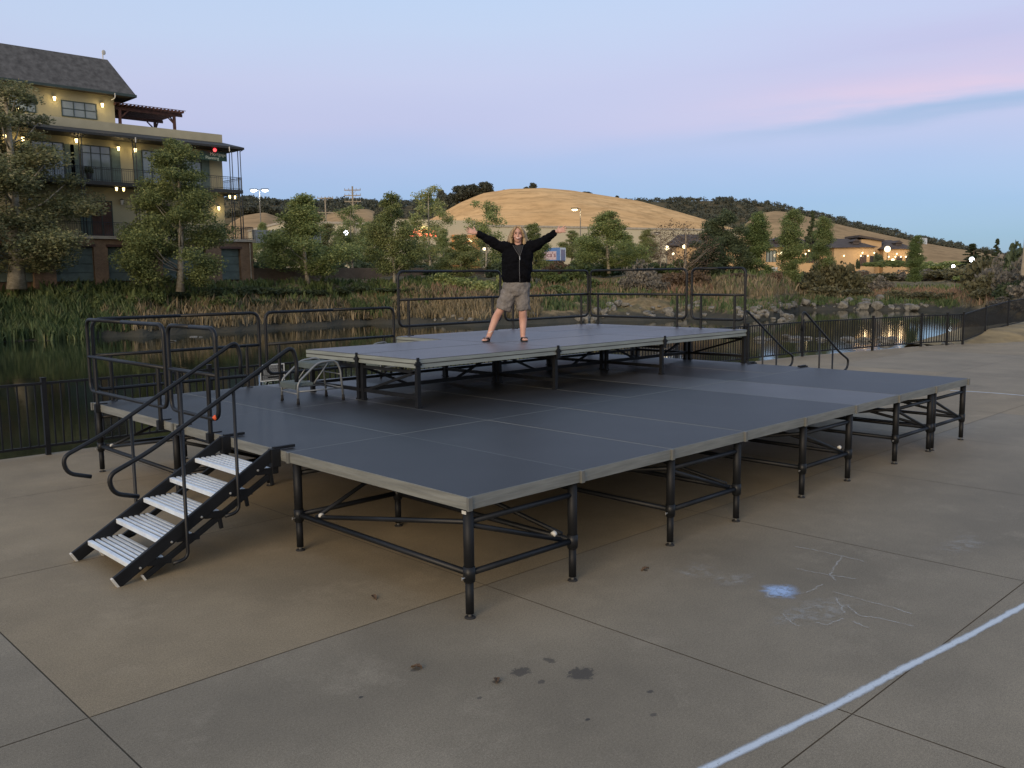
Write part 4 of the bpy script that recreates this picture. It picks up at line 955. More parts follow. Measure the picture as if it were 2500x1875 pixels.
for k in range(46):
    u = random.uniform(1400, 1740); v = random.uniform(742, 778); rock(u, v, random.choice((10, 12, 16, 22, 28)), 'pale boulder in the scatter along the bank behind the long right-hand rail', 'boulders behind the right-hand rail', .7)
for u, v, w_ in ((1430, 782, 40), (1450, 786, 26), (1415, 785, 24)): rock(u, v, w_, 'pale boulder at the gap between the two middle rails of the raised deck', 'boulders at the rail gap', .8)
for k in range(40):
    u = random.uniform(1800, 1930); v = random.uniform(745, 784); rock(u, v, random.choice((12, 16, 24, 30)), 'grey boulder on the spit by the far handrails', 'boulders on the spit', .7)
for k in range(44):
    u = 1945+(k*8.8 if k < 36 else random.uniform(0, 385))+random.uniform(-9, 9); v = random.uniform(736, 758); rock(u, v, random.choice((8, 10, 14, 18, 24, 34)), 'grey boulder lining the right-hand waterline', 'boulders lining the right-hand waterline', .75)
for k in range(24):
    u = random.uniform(1815, 2185); v = 826+(u-1815)*.02+random.uniform(-5, 5); rock(u, v, random.choice((16, 22, 30, 40)), 'dark wet rock breaking the water behind the fence', 'rocks in the water behind the fence', .35)
for u, v, w_ in ((2165, 838, 44), (2178, 834, 30)): rock(u, v, w_, 'dark wet rock breaking the water behind the fence', 'rocks in the water behind the fence', .5)
for u, v, w_ in ((2272, 842, 20), (2325, 838, 26), (2340, 838, 22)):
    q = on_z(u, v+3, 0); s = w_/FPX*30/2; o = link('rock', RK[2]); o.location = (q[0], q[1]+.25, -.02); o.scale = (s, s*.8, s*.7); tag(o, 'brown rock against the foot of the fence at the far corner', 'rock', 'rocks at the foot of the fence')

# ------------------------------------------------------------------ office building
def stucco(name, a, b_):
    return mat(name, a, 0.9, col2=b_, vscale=0.45, bump=.2, bscale=14, spec=.2)
M_stucco = stucco('ochre_stucco', (0.40, 0.365, 0.235), (0.31, 0.285, 0.185))
M_stuccop = stucco('pale_stucco', (0.42, 0.39, 0.28), (0.30, 0.28, 0.20))
M_roof = mat('grey_shingle', (0.085, 0.085, 0.085), 0.9, var=.5, vscale=2.5, bump=.5, bscale=5)
M_trim = mat('dark_green_trim', (0.030, 0.048, 0.042), .5)
M_shut = mat('green_shutter', (0.085, 0.125, 0.11), .7)
M_gar = mat('green_garage_door', (0.11, 0.15, 0.135), .7, var=.3, vscale=1.5)
M_iron = mat('dark_ironwork', (0.015, 0.018, 0.022), .5)
M_awn = mat('dark_awning', (0.030, 0.031, 0.030), .7)
M_perg = mat('redwood_stain', (0.085, 0.036, 0.028), .8, var=.4)
M_ledge = mat('pale_ledge', (0.40, 0.36, 0.29), .8)
M_brass = mat('brown_door', (0.085, 0.042, 0.03), .4)
M_glass = mat('window_glass', (0.16, 0.20, 0.20), .08, var=.3, vscale=.6, spec=1.0)
M_glassw = mat('warm_window', (0.10, 0.06, 0.05), .1, var=.5, vscale=.8, spec=.8)
def glowmat(name, c, s): return mat(name, (0.8, 0.75, 0.6), .4, var=.02, emit=c, estr=s)
M_lamp = glowmat('lamp_glow', (1.0, 0.72, 0.30), 5.5)
M_lampw = glowmat('lamp_glow_white', (0.85, 0.95, 1.0), 16)
M_lampo = glowmat('lamp_glow_warm', (1.0, 0.80, 0.45), 3.0)
M_redl = glowmat('red_signal_glow', (1.0, 0.03, 0.06), 1.6)
def brickmat(name, a, b_, mo, s):
    m = bpy.data.materials.new(name); m.use_nodes = True; t = NT(m.node_tree); p = t.n['Principled BSDF']
    g = t.mapping(t.node('ShaderNodeNewGeometry').outputs['Position'], rot=(R(90), 0, 0))
    b = t.node('ShaderNodeTexBrick'); t.put(b.inputs['Vector'], g); b.inputs['Scale'].default_value = s; b.inputs['Color1'].default_value = a+(1,); b.inputs['Color2'].default_value = b_+(1,); b.inputs['Mortar'].default_value = mo+(1,); b.inputs['Mortar Size'].default_value = .015
    c = t.mix(1.0, b.outputs[0], t.ramp(t.noise(t.node('ShaderNodeNewGeometry').outputs['Position'], .8, 5, .7), [(.3, .75), (.7, 1.2)]), 'MULTIPLY')
    t.put(p.inputs['Base Color'], c); p.inputs['Roughness'].default_value = .9; return m
M_brick = brickmat('tan_brick', (0.26, 0.165, 0.095), (0.20, 0.125, 0.075), (0.24, 0.19, 0.14), 3.2)
bld = empty('office_building', (20, 68, 2.5)); tag(bld, 'ochre stucco office building with balconies, iron columns and a steep grey roof', 'building')
def P_(mb, name, m, bevel=0.0, parent=None):
    o = mb.build(name, m, None, bevel=bevel); par = parent or bld
    if par is bld: o.location = (-20, -68, -2.5)
    o.parent = par; return o
X0 = 4
b = MB()
doors = [(13.2, 16.3), (17.79, 20.52), (21.53, 24.55), (25.7, 29.3), (30.64, 32.36)]
xp = X0
for a, c in doors: b.box(xp, a, 65.5, 66.2, 1.4, 5.15); xp = c
b.box(xp, 33.5, 65.5, 66.2, 1.4, 5.15); b.box(X0, 33.5, 65.502, 66.2, 5.15, 5.7); b.box(X0, 33.5, 66.2, 80, 1.4, 5.7)
P_(b, 'brick_base', M_brick)
P_(MB().box(X0, 33.68, 65.3, 68.0, 5.7, 5.92), 'terrace_ledge', M_ledge)
for a, c in doors:
    b = MB(); z0, z1 = 2.55, 5.15
    for k in range(4): b.box(a, c, 65.86, 65.94, z0+k*(z1-z0)/4+.02, z0+(k+1)*(z1-z0)/4-.02)
    b.box(a, c, 65.95, 65.99, z0, z1); g_ = P_(b, 'garage_door', M_gar)
    P_(MB().box(a-.12, c+.12, 65.44, 65.499, 5.12, 5.30), 'door_lintel', M_brass)
b = MB(); b.box(X0, 32.36, 68, 80, 5.92, 14.72); P_(b, 'wall', M_stucco)
P_(MB().box(X0, 32.42, 67.9, 67.997, 13.95, 14.76), 'parapet', M_stuccop)
P_(MB().box(X0, 24.41, 70, 80, 14.4, 17.3), 'upper_wall', M_stucco)
def frustum(mb, A, B):
    (x0, x1, y0, y1, z0), (a0, a1, b0, b1, z1) = A, B
    return mb.add([(x0, y0, z0), (x1, y0, z0), (x1, y1, z0), (x0, y1, z0), (a0, b0, z1), (a1, b0, z1), (a1, b1, z1), (a0, b1, z1)], [(3, 2, 1, 0), (4, 5, 6, 7), (0, 1, 5, 4), (1, 2, 6, 5), (2, 3, 7, 6), (3, 0, 4, 7)])
P_(frustum(MB(), (X0, 25.82, 69.1, 82, 17.32), (X0+1.5, 24.55, 71.2, 80, 20.25)), 'roof', M_roof)
P_(MB().box(X0, 25.86, 69.02, 69.12, 17.14, 17.34).box(25.78, 25.86, 69.12, 82, 17.14, 17.34), 'gutter', M_trim)
P_(MB().box(X0, 25.77, 69.12, 81.9, 17.20, 17.31), 'soffit', mat('brown_soffit', (0.06, 0.05, 0.04), .9))
P_(MB().tube([(24.2, 71.2, 20.2), (24.2, 71.2, 20.9)], .04, 6).ellip((24.25, 71.1, 20.75), .16, .05, .20), 'roof_dish', M_white)
def window(x0, x1, z0, z1, y, cols, rows, m=None, name='window'):
    b = MB(); f = .07
    b.box(x0-f, x1+f, y-.06, y-.002, z1, z1+f); b.box(x0-f, x1+f, y-.06, y-.002, z0-f, z0); b.box(x0-f, x0, y-.06, y-.002, z0, z1); b.box(x1, x1+f, y-.06, y-.002, z0, z1)
    for k in range(1, cols): x = x0+(x1-x0)*k/cols; b.box(x-.03, x+.03, y-.05, y-.012, z0, z1)
    for r_ in rows: z = z0+(z1-z0)*r_; b.box(x0, x1, y-.044, y-.014, z-.03, z+.03)
    o = P_(b, name, M_trim); MB().box(x0, x1, y-.011, y-.003, z0, z1).build('pane', m or M_glass, o); return o
for x0, x1 in ((12.6, 14.7), (17.5, 19.65), (20.93, 23.06), (25.6, 27.7), (28.9, 30.4)):
    window(x0, x1, 10.25, 12.84, 68, 3 if x1-x0 > 1.8 else 2, (.36, .8))
    for a in (x0-.78, x1+.10): P_(MB().box(a, a+.66, 67.94, 67.998, 10.25, 12.84), 'shutter', M_shut)
for x0, x1 in ((12.5, 14.6), (16.83, 18.5), (20.45, 22.95)): window(x0, x1, 15.28, 16.36, 70, 3, (.5,))
window(21.42, 22.92, 6.0, 8.7, 68, 2, (.75,), M_glassw, 'glazed_door'); window(25.9, 27.6, 6.0, 8.7, 68, 2, (.75,), M_glassw, 'glazed_door'); window(17.0, 18.6, 6.0, 8.7, 68, 2, (.75,), None, 'glazed_door')
P_(MB().box(20.55, 21.30, 67.94, 67.998, 6.0, 8.7), 'shutter', M_shut)
# balconies, awning, columns, railings
P_(MB().box(X0, 33.2, 66.15, 67.99, 9.78, 10.06).box(32.37, 33.2, 67.99, 76, 9.78, 10.06), 'balcony_slab', M_awn)
aw = MB(); aw.add([(X0, 65.9, 13.45), (33.35, 65.9, 13.38), (33.35, 68, 13.38), (X0, 68, 13.45), (X0, 65.9, 13.62), (33.35, 65.9, 13.55), (32.5, 68, 14.12), (X0, 67.89, 14.12)], [(3, 2, 1, 0), (4, 5, 6, 7), (0, 1, 5, 4), (1, 2, 6, 5), (3, 0, 4, 7)])
aw.add([(32.44, 68, 13.40), (33.35, 68, 13.40), (33.35, 76, 13.40), (32.44, 76, 13.40), (32.44, 68, 14.1), (33.35, 68, 13.55), (33.35, 76, 13.55), (32.44, 76, 14.1)], [(3, 2, 1, 0), (4, 5, 6, 7), (0, 1, 5, 4), (1, 2, 6, 5), (2, 3, 7, 6), (3, 0, 4, 7)])
P_(aw, 'awning', M_awn)
def railing(x0, x1, y, z, h=1.02, side=False):
    b = MB()
    pt = (lambda s, zz: (s, y, zz)) if not side else (lambda s, zz: (y, s, zz))
    b.tube([pt(x0, z+h), pt(x1, z+h)], .025, 6); b.tube([pt(x0, z+.1), pt(x1, z+.1)], .018, 6); b.tube([pt(x0, z+h-.14), pt(x1, z+h-.14)], .014, 6)
    n = int((x1-x0)/.16)
    for k in range(n+1): s = x0+(x1-x0)*k/n; b.tube([pt(s, z), pt(s, z+h)], .011 if k % 12 else .025, 4)
    P_(b, 'railing', M_iron)
railing(X0, 33.15, 66.2, 10.06); railing(66.25, 75.9, 33.15, 10.06, side=True); railing(X0, 33.55, 65.45, 5.92); railing(65.5, 75, 33.6, 5.92, side=True)
for zx in (30, 515, 855, 1150, 1462, 1515):
    x = on_y(zx/2.593, 400, 66.3)[0]
    for y in ((66.3,) if zx < 1500 else (66.3, 72)):
        b = MB()
        for dx in (-.11, .11): b.tube([(x+dx, y, 10.06), (x+dx, y, 13.40)], .035, 6); b.tube([(x+dx, y, 5.92), (x+dx, y, 9.78)], .045, 6)
        b.bar((x-.11, y, 13.25), (x-.4, y, 13.42), .03, .05); b.bar((x+.11, y, 13.25), (x+.4, y, 13.42), .03, .05)
        P_(b, 'column', M_iron)
for zx in (855, 1447): x = on_y(zx/2.593, 330, 65.9)[0]; P_(MB().tube([(x, 65.86, 13.5), (x, 65.86, 13.12)], .045, 6), 'downspout', M_white)
x = on_y(728/2.593, 240, 69)[0]; P_(MB().tube(arc([(x, 68.95, 17.25), (x, 68.95, 16.9), (x-.15, 69.3, 16.75)], .1, 3), .04, 6), 'downspout', M_white)
x = on_y(1587/2.593, 640, 65.4)[0]; P_(MB().tube([(x, 65.42, 5.6), (x, 65.42, 2.4)], .045, 6), 'downspout', M_ledge)
def wall_lamp(zx, zy, y, on=True, spot=False, watts=16, scale=1.0, m=None):
    q = on_y(zx/2.593, 80+zy/2.593, y); x, z = q[0], q[2]; s = scale
    b = MB(); b.box(x-.05*s, x+.05*s, y+.05, y+.16, z-.05, z+.25*s); b.tube([(x, y, z+.20*s), (x, y, z+.30*s)], [.17*s, .05*s], 8)
    o = P_(b, 'wall_lamp', M_iron); MB().tube([(x, y, z-.16*s), (x, y, z+.19*s)], [.09*s, .14*s], 8).build('lamp_glass', (m or M_lamp) if on else M_white, o)
    if on and watts:
        l = bpy.data.lights.new('lamp_light', 'POINT'); l.energy = watts; l.color = (1.0, .74, .36); l.shadow_soft_size = .15
        lo = bpy.data.objects.new('lamp_light', l); COL.objects.link(lo); lo.location = (x, y-.35, z-.1)
for zx, zy, y in ((345, 418, 69.75), (648, 460, 69.75), (110, 490, 69.75)): wall_lamp(zx, zy, y, watts=17, scale=.8)
for zx, zy in ((30, 660), (145, 675), (483, 685), (750, 735), (857, 745), (1145, 755)): wall_lamp(zx, zy, 67.75, watts=12, scale=.8)
wall_lamp(1385, 1113, 67.75, watts=14, scale=.8); wall_lamp(772, 1075, 67.75, on=False); wall_lamp(873, 1080, 67.75, on=False)
for zx, zy in ((738, 990), (783, 993), (907, 1000), (1455, 1040), (1487, 1043)): wall_lamp(zx, zy, 66.6, watts=0, scale=.7)
q = on_y(1360/2.593, 80+742/2.593, 66.4); P_(MB().ellip(tuple(q), .16, .12, .16), 'red_lamp', M_redl)
M_signg = mat('green_sign_panel', (0.020, 0.065, 0.040), .5)
sg = P_(MB().box(29.9, 32.25, 66.9, 66.96, 12.42, 13.15), 'sign_panel', M_signg)
def text(s, size, loc, m, parent=None, rot=(R(90), 0, 0), ext=0.01, name='lettering'):
    c = bpy.data.curves.new(name, 'FONT'); c.body = s; c.size = size; c.extrude = ext; c.materials.append(m)
    o = bpy.data.objects.new(name, c); COL.objects.link(o); o.location = loc; o.rotation_euler = rot
    bpy.context.view_layer.update(); me_ = bpy.data.meshes.new_from_object(o); bpy.data.objects.remove(o)
    o = link(name, me_, parent, loc=loc); o.rotation_euler = rot
    return o
M_letters = mat('pale_letters', (0.62, 0.74, 0.62), .6, var=.05)
text('Mortgage', .37, (30.75, 66.88, 12.82), M_letters, sg); text('Planning', .36, (30.35, 66.88, 12.50), M_letters, sg)
pg = empty('pergola', (27, 72, 14.7)); tag(pg, 'red-brown timber pergola on the roof terrace of the office building', 'pergola')
def PG(mb, name): o = mb.build(name, M_perg); o.location = (-27, -72, -14.7); o.parent = pg
for x, y in ((24.9, 70.3), (29.4, 70.3), (29.4, 74.2), (24.9, 74.2)):
    b = MB(); b.box(x-.1, x+.1, y-.1, y+.1, 14.5, 16.3); PG(b, 'post')
    b = MB(); b.bar((x, y, 15.6), (x+(.7 if x < 26 else -.7), y, 16.25), .09, .09); b.bar((x, y, 15.6), (x, y+(.7 if y < 72 else -.7), 16.25), .09, .09); PG(b, 'knee_brace')
for y in (70.3, 74.2): PG(MB().box(24.3, 30.1, y-.06, y+.06, 16.25, 16.5), 'beam')
b = MB()
for k in range(19): x = 24.4+k*.31; b.box(x-.035, x+.035, 69.7, 74.8, 16.5, 16.68)
for k in range(9): y = 69.8+k*.6; b.box(24.3, 30.2, y-.02, y+.02, 16.68, 16.73)
PG(b, 'rafter_slats')
tb = empty('balcony_plant', tuple(on_y(565/2.593, 80+925/2.593, 67.0))); tag(tb, 'dark potted plant on the upper balcony in front of the wide window', 'plant')
MB().tube([(0, 0, 0), (0, 0, .4)], [.16, .22], 10).build('pot', M_iron, tb); o = link('foliage', BU['dark'], tb, loc=(0, 0, .45)); o.scale = (.42, .42, .7)

# walls right of the office building
rw = MB(); rw.box(33.7, 62, 66.6, 67.0, 1.5, 3.55); o = rw.build('retaining_wall', brickmat('brown_block', (0.17, 0.125, 0.085), (0.14, 0.10, 0.07), (0.12, 0.10, 0.08), 2.4)); tag(o, 'low brown retaining wall running right from the office building', 'wall')
a = at_depth(640, 565, 92); c = at_depth(760, 590, 92)
pw = MB(); pw.bar(tuple(at_depth(620, 577, 90)), tuple(at_depth(780, 580, 104)), .4, 1.3); o = pw.build('parking_wall', mat('pale_render', (0.36, 0.34, 0.29), .9)); tag(o, 'pale parking deck wall behind the first sycamores, right of the office building', 'wall')

# ------------------------------------------------------------------ distant buildings
def local(u, d): return CAM+fwh*d+rth*((u-1250)/FPX*d)
ROT_V = math.atan2(rth[1], rth[0])
M_tan = stucco('tan_stucco', (0.50, 0.35, 0.20), (0.43, 0.30, 0.17)); M_tile = mat('brown_roof_tile', (0.070, 0.058, 0.054), .9, var=.35, vscale=.8, bump=.4, bscale=3)
def ux(u, d): return (u-1250)/FPX*d
def vz(u, v, d): return at_depth(u, v, d)[2]
rest = empty('restaurant_building', tuple(local(2000, 150)*np.array([1, 1, 0])), ROT_V); tag(rest, 'long low tan restaurant with brown tiled roofs and many lit wall lamps', 'building')
OX = ux(2000, 150)
def RB(mb, name, m, parent=None):
    return mb.build(name, m, parent or rest)
def wing(u0, u1, vt, vr, vb, y0, y1, hip=(1, 1)):
    d = 150; x0, x1 = ux(u0, d)-OX, ux(u1, d)-OX; zt = vz((u0+u1)/2, vt, d); zr = vz((u0+u1)/2, vr, d); zb = vz((u0+u1)/2, vb, d)-2
    RB(MB().box(x0, x1, y0, y1, zb, zt), 'wall', M_tan)
    e = .5; w_ = min((y1-y0)/2+e, (x1-x0)/2)
    h0, h1 = hip
    rf = RB(frustum(MB(), (x0-e, x1+e, y0-e, y1+e, zt), (x0-e+w_*h0, x1+e-w_*h1, (y0+y1)/2-.2, (y0+y1)/2+.2, zr)), 'roof', M_tile)
    n = max(1, int((x1-x0)/5))
    for k in range(n):
        x = x0+(k+.6)*(x1-x0)/n; zc = zt+(zr-zt)*.55; b = MB(); b.box(x-.5, x+.5, y0+1.0, y0+2.6, zc-.35, zc+.1); b.add([(x-.7, y0+.8, zc+.1), (x+.7, y0+.8, zc+.1), (x, y0+.8, zc+.55), (x-.7, y0+3, zc+.1), (x+.7, y0+3, zc+.1), (x, y0+3, zc+.55)], [(0, 1, 2), (5, 4, 3), (0, 2, 5, 3), (1, 4, 5, 2), (0, 3, 4, 1)])
        b.build('roof_vent', M_tile, rf)
    return x0, x1, zb, zt
wing(1850, 2015, 604, 574, 650, 0, 10)
wing(2022, 2118, 606, 582, 650, -2, 8, (.6, 1))
wing(2146, 2216, 609, 585, 650, -1, 8)
d = 150; x0, x1 = ux(2100, d)-OX, ux(2149, d)-OX
RB(MB().box(x0, x1, .5, 6, 2, vz(2125, 585, d)), 'tower', M_tan)
rt_ = MB(); za, zb_ = vz(2100, 580, d), vz(2149, 590, d); rt_.add([(x0-.6, 0, za), (x1+.3, 0, zb_), (x1+.3, 6.5, zb_), (x0-.6, 6.5, za), (x0-.6, 0, za+.35), (x1+.3, 0, zb_+.3), (x1+.3, 6.5, zb_+.3), (x0-.6, 6.5, za+.35)], [(3, 2, 1, 0), (4, 5, 6, 7), (0, 1, 5, 4), (1, 2, 6, 5), (2, 3, 7, 6), (3, 0, 4, 7)])
RB(rt_, 'tower_roof', M_tile)
for u0, u1, v0, v1, yy in ((1868, 1892, 614, 640, -.02), (1966, 1985, 618, 642, -.02), (2084, 2098, 626, 650, -2.02), (2108, 2116, 628, 650, -2.02), (2178, 2190, 628, 648, -1.02), (2200, 2212, 628, 648, -1.02)):
    a0, a1, z0, z1 = ux(u0, d)-OX, ux(u1, d)-OX, vz(u0, v1, d), vz(u0, v0, d); b = MB(); n = 3
    for k in range(n+1): x = a0+(a1-a0)*k/n; b.box(x-.06, x+.06, yy-.1, yy, z0, z1)
    b.box(a0, a1, yy-.1, yy, z1, z1+.15); f_ = RB(b, 'window', M_iron); MB().box(a0+.06, a1-.06, yy-.03, yy-.01, z0, z1).build('pane', M_glass if u0 < 1900 else M_glassw, f_)
def rest_lamp(u, v, yy, s=1.0):
    x, z = ux(u, d)-OX, vz(u, v, d); b = MB(); b.box(x-.06, x+.06, yy-.25, yy, z+.25*s, z+.36*s); o = RB(b, 'wall_lamp', M_iron)
    MB().tube([(x, yy-.28, z-.22*s), (x, yy-.28, z+.24*s)], [.12*s, .22*s], 8).build('lamp_glass', M_lampo, o)
for u, v, yy in ((1896, 620, 0), (1962, 621, 0), (1970, 613, 0), (2044, 626, -2), (2088, 619, -2), (2084, 626, -2), (2101, 626, -2), (2116, 619, -2), (2118, 628, -2), (2157, 628, -1), (2176, 621, -1), (2173, 628, -1), (2186, 628, -1), (2198, 628, -1), (2209, 621, -1)): rest_lamp(u, v, yy, .58)
for u, dy in ((1900, -1.2), (1966, -1.2), (2092, -3.2), (2114, -3.2), (2174, -2.2), (2200, -2.2)):
    l = bpy.data.lights.new('lamp_light', 'POINT'); l.energy = 30; l.color = (1, .70, .38); l.shadow_soft_size = .3
    lo = bpy.data.objects.new('lamp_light', l); COL.objects.link(lo); q = local(u, 150+dy); lo.location = (q[0], q[1], vz(u, 624, 150))
hs = empty('dark_roofed_house', tuple(local(1700, 165)*np.array([1, 1, 0])), ROT_V); tag(hs, 'low building with a dark brown hipped roof behind the reddish-brown tree', 'building')
dd = 165; o0 = ux(1700, dd)
MB().box(ux(1650, dd)-o0, ux(1800, dd)-o0, 0, 9, 2, vz(1700, 604, dd)).build('wall', M_tan, hs)
frustum(MB(), (ux(1640, dd)-o0, ux(1810, dd)-o0, -.8, 10, vz(1700, 600, dd)), (ux(1666, dd)-o0, ux(1790, dd)-o0, 4, 5, vz(1700, 571, dd))).build('roof', M_tile, hs)
# big store with the red sign
M_cream = mat('cream_wall', (0.50, 0.45, 0.32), .9, var=.08, vscale=.05)
A_, B_ = local(960, 215), local(1800, 265); va = Vector((B_[0]-A_[0], B_[1]-A_[1], 0)); LS = va.length
sto = empty('big_store', (A_[0], A_[1], 2), math.atan2(va.y, va.x)); tag(sto, 'long cream store behind the trees below the golden hill, with a red lit sign', 'building')
MB().box(-25, LS, 0, 40, 0, 13.3).build('wall', M_cream, sto); MB().box(-25.2, LS+.2, -.2, 40, 13.3, 13.8).build('coping', M_ledge, sto)
MB().box(-2, 22, -1.2, -.01, 0, 14.6).build('entrance_front', M_cream, sto)
def along(u):   # distance along the store face seen in image column u
    r_ = np.array([rth[0], rth[1]])*((u-1250)/FPX)+np.array([fwh[0], fwh[1]]); dv = np.array([va.x, va.y])/LS
    Mx = np.array([[r_[0], -dv[0]], [r_[1], -dv[1]]]); s_ = np.linalg.solve(Mx, np.array([A_[0], A_[1]])-CAM[:2]); return float(s_[1]), float(s_[0])
M_redsign = glowmat('red_sign_glow', (1.0, 0.09, 0.03), 3.6); M_yel = glowmat('yellow_emblem_glow', (1.0, .78, .22), 3)
sx0, sd = along(1003); sx1, _ = along(1072)
z0 = vz(1037, 578, sd)-2; z1 = vz(1037, 561, sd)-2
b = MB(); k = 0; x = sx0
while x < sx1-.3:   # two rows of lit block letters
    for r_ in (0, 1):
        h = (z1-z0)*.44; zz = z0+r_*(z1-z0)*.54; w_ = .52
        b.box(x, x+.16, -1.4, -1.21, zz, zz+h)
        if k % 3 != 1: b.box(x+.16, x+w_, -1.4, -1.21, zz+h*.84, zz+h)
        if k % 2 == 0: b.box(x+.16, x+w_, -1.4, -1.21, zz+h*.42, zz+h*.58)
        if k % 3 != 2: b.box(x+w_-.14, x+w_, -1.4, -1.21, zz+h*.02, zz+h*.84)
        if k % 4 == 3: b.box(x+.16, x+w_-.14, -1.4, -1.21, zz, zz+h*.16)
        k += 1
    x += .80
b.build('sign_lettering', M_redsign, sto)
xm = (sx0+sx1)/2; b = MB()
b.tube([(xm+1.0*math.cos(a), -1.55, (z0+z1)/2+.3+1.0*math.sin(a)) for a in np.linspace(-.3, math.pi+.3, 14)], .22, 6); b.build('sign_emblem', M_yel, sto)
xo, sd2 = along(1135); zo = vz(1135, 600, sd2)-2
MB().box(xo-3.5, xo+3.5, -2.5, -.02, 0, zo+2.5).build('shopfront', mat('orange_shopfront', (0.55, .26, .10), .8), sto)
b = MB(); b.tube([(xo+1.2*math.cos(a), -2.7, zo+.6+.9*math.sin(a)) for a in np.linspace(.2, math.pi-.2, 8)], .16, 6); b.build('arched_light', M_lampo, sto)
b = MB(); b.box(xo-2.8, xo-1.9, -2.62, -2.52, zo-.2, zo+.4); b.box(xo-2.2, xo-1.2, -2.62, -2.52, zo-1.6, zo-1.0); b.build('lit_window', M_lampo, sto)
# truck trailer
tr = empty('box_trailer', tuple(local(1370, 160)*np.array([1, 1, 0])), ROT_V-R(28)); tag(tr, 'blue and white box trailer with dark red writing, parked beyond the trees', 'trailer')
tr.location.z = vz(1370, 645, 160); dz = vz(1370, 605, 160)-tr.location.z; zb_ = dz*.22
M_blue = mat('trailer_blue', (0.055, 0.15, 0.38), .5); M_pinkp = mat('trailer_pale_print', (0.42, .34, .38), .6); M_wp = mat('trailer_white', (.72, .76, .78), .5)
LT = 5.2
MB().box(-LT, 0, 0, 2.4, zb_, dz).build('box_body', M_blue, tr)
MB().box(-LT, -.75, -.012, -.002, zb_+.15, zb_+(dz-zb_)*.72).build('printed_band', M_pinkp, tr)
text("erica's", 1.25, (-4.0, -.02, zb_+(dz-zb_)*.28), mat('dark_red_print', (.10, .02, .035), .6), tr)
b = MB(); b.box(.002, .02, 0, .25, zb_, dz); b.box(.002, .02, 2.15, 2.4, zb_, dz); b.box(.002, .02, .25, 2.15, dz-.35, dz); b.build('door_frame', M_wp, tr); MB().box(.002, .012, .25, 2.15, zb_, dz-.35).build('rear_door', mat('trailer_rear_print', (.16, .22, .36), .5, col2=(.30, .24, .30), vscale=.7), tr)
for x in (-4.2, -.9): MB().tube([(x, .1, .45), (x, .35, .45)], .45, 14).build('wheel', M_rubber, tr); MB().tube([(x, 2.05, .45), (x, 2.3, .45)], .45, 14).build('wheel', M_rubber, tr)
MB().box(-LT, 0, .3, 2.1, .4, zb_-.002).build('chassis', M_iron, tr)

# ------------------------------------------------------------------ lamps and poles
M_pole = mat('galvanised_pole', (0.16, 0.15, 0.13), .6); M_wood = mat('pole_timber', (0.28, 0.24, 0.18), .9)
def lot_lamp(u, vt, vb, d, heads, label, mglow, ener):
    p = local(u, d); zt, zb_ = vz(u, vt, d), vz(u, vb, d); t = empty('parking_lamp', (p[0], p[1], zb_), ROT_V); tag(t, label, 'street lamp', 'parking lot lamps'); H = zt-zb_
    MB().tube([(0, 0, 0), (0, 0, H)], [.11, .07], 8).build('pole', M_pole, t)
    for s in heads:
        h = MB(); h.box(min(0, s*.9), max(0, s*.9), -.05, .05, H-.06, H+.02); h.box(min(s*.35, s*1.5), max(s*.35, s*1.5), -.3, .3, H-.05, H+.14); o = h.build('lamp_head', M_iron, t)
        MB().ellip((s*.95, 0, H-.16), .50, .26, .20).build('lens', mglow, o)
    if ener:
        l = bpy.data.lights.new('lamp_light', 'POINT'); l.energy = ener; l.color = (.9, .96, 1.0) if mglow is M_lampw else (1, .8, .5); l.shadow_soft_size = .3
        lo = bpy.data.objects.new('lamp_light', l); COL.objects.link(lo); lo.location = (p[0], p[1], zt-.8)
lot_lamp(650, 467, 590, 150, (-1, 1), 'tall parking lamp with two bright white heads, right of the office building', M_lampw, 900)
lot_lamp(1419, 512, 640, 150, (-1,), 'tall parking lamp with one warm head against the golden hill', M_lampo, 300)
lot_lamp(1592, 570, 620, 170, (-1, 1), 'unlit two-headed parking lamp left of the dark-roofed house', M_white, 0)
def post_lamp(u, v, vb, d, r, label, gr, m):
    p = local(u, d); zt, zb_ = vz(u, v, d), vz(u, vb, d); t = empty('post_lamp', (p[0], p[1], zb_)); tag(t, label, 'lamp post', gr); H = zt-zb_
    MB().tube([(0, 0, 0), (0, 0, H-r)], [.07, .05], 6).build('post', M_iron, t); MB().ellip((0, 0, H), r, r, r*1.05).build('globe', m, t)
for u, v, vb, d_, r, lb in ((2161, 609, 650, 140, .45, 'largest lit globe lamp, standing in front of the tan tower'), (2239, 623, 650, 145, .26, 'lit globe lamp just right of the last narrow poplar'), (2366, 634, 660, 130, .32, 'lit globe lamp at the foot of the broad dark conifer'), (2322, 650, 668, 120, .20, 'small pale lamp left of the broad dark conifer'), (2175, 636, 655, 140, .26, 'low lit lamp under the right-hand restaurant wing'),
    (1628, 606, 660, 125, .32, 'lit globe lamp left of the dark-roofed house'), (1670, 603, 660, 125, .28, 'lit globe lamp in front of the dark roof'), (1643, 620, 665, 115, .16, 'small lit lamp low beside the brown tree'), (1697, 619, 665, 115, .14, 'left one of two tiny lit lamps behind the brown tree'), (1708, 618, 665, 115, .17, 'right one of two tiny lit lamps behind the brown tree'),
    (1905, 619, 655, 130, .22, 'lit globe lamp by the restaurant window, left of the tallest poplar'), (2463, 620, 640, 200, .3, 'tiny far lamp near the right-hand pole'), (854, 570, 640, 130, .34, 'single white lamp glowing among the sycamores below the power poles'), (1187, 608, 650, 120, .22, 'greenish lamp glowing in the leaves left of the woman'), (1147, 600, 690, 105, .2, 'lamp post with a pale pole below the orange shopfront')):
    post_lamp(u, v, vb, d_, r, lb, 'lamps beyond the trees', M_lampo if u not in (854, 2366, 2322) else M_lampw)
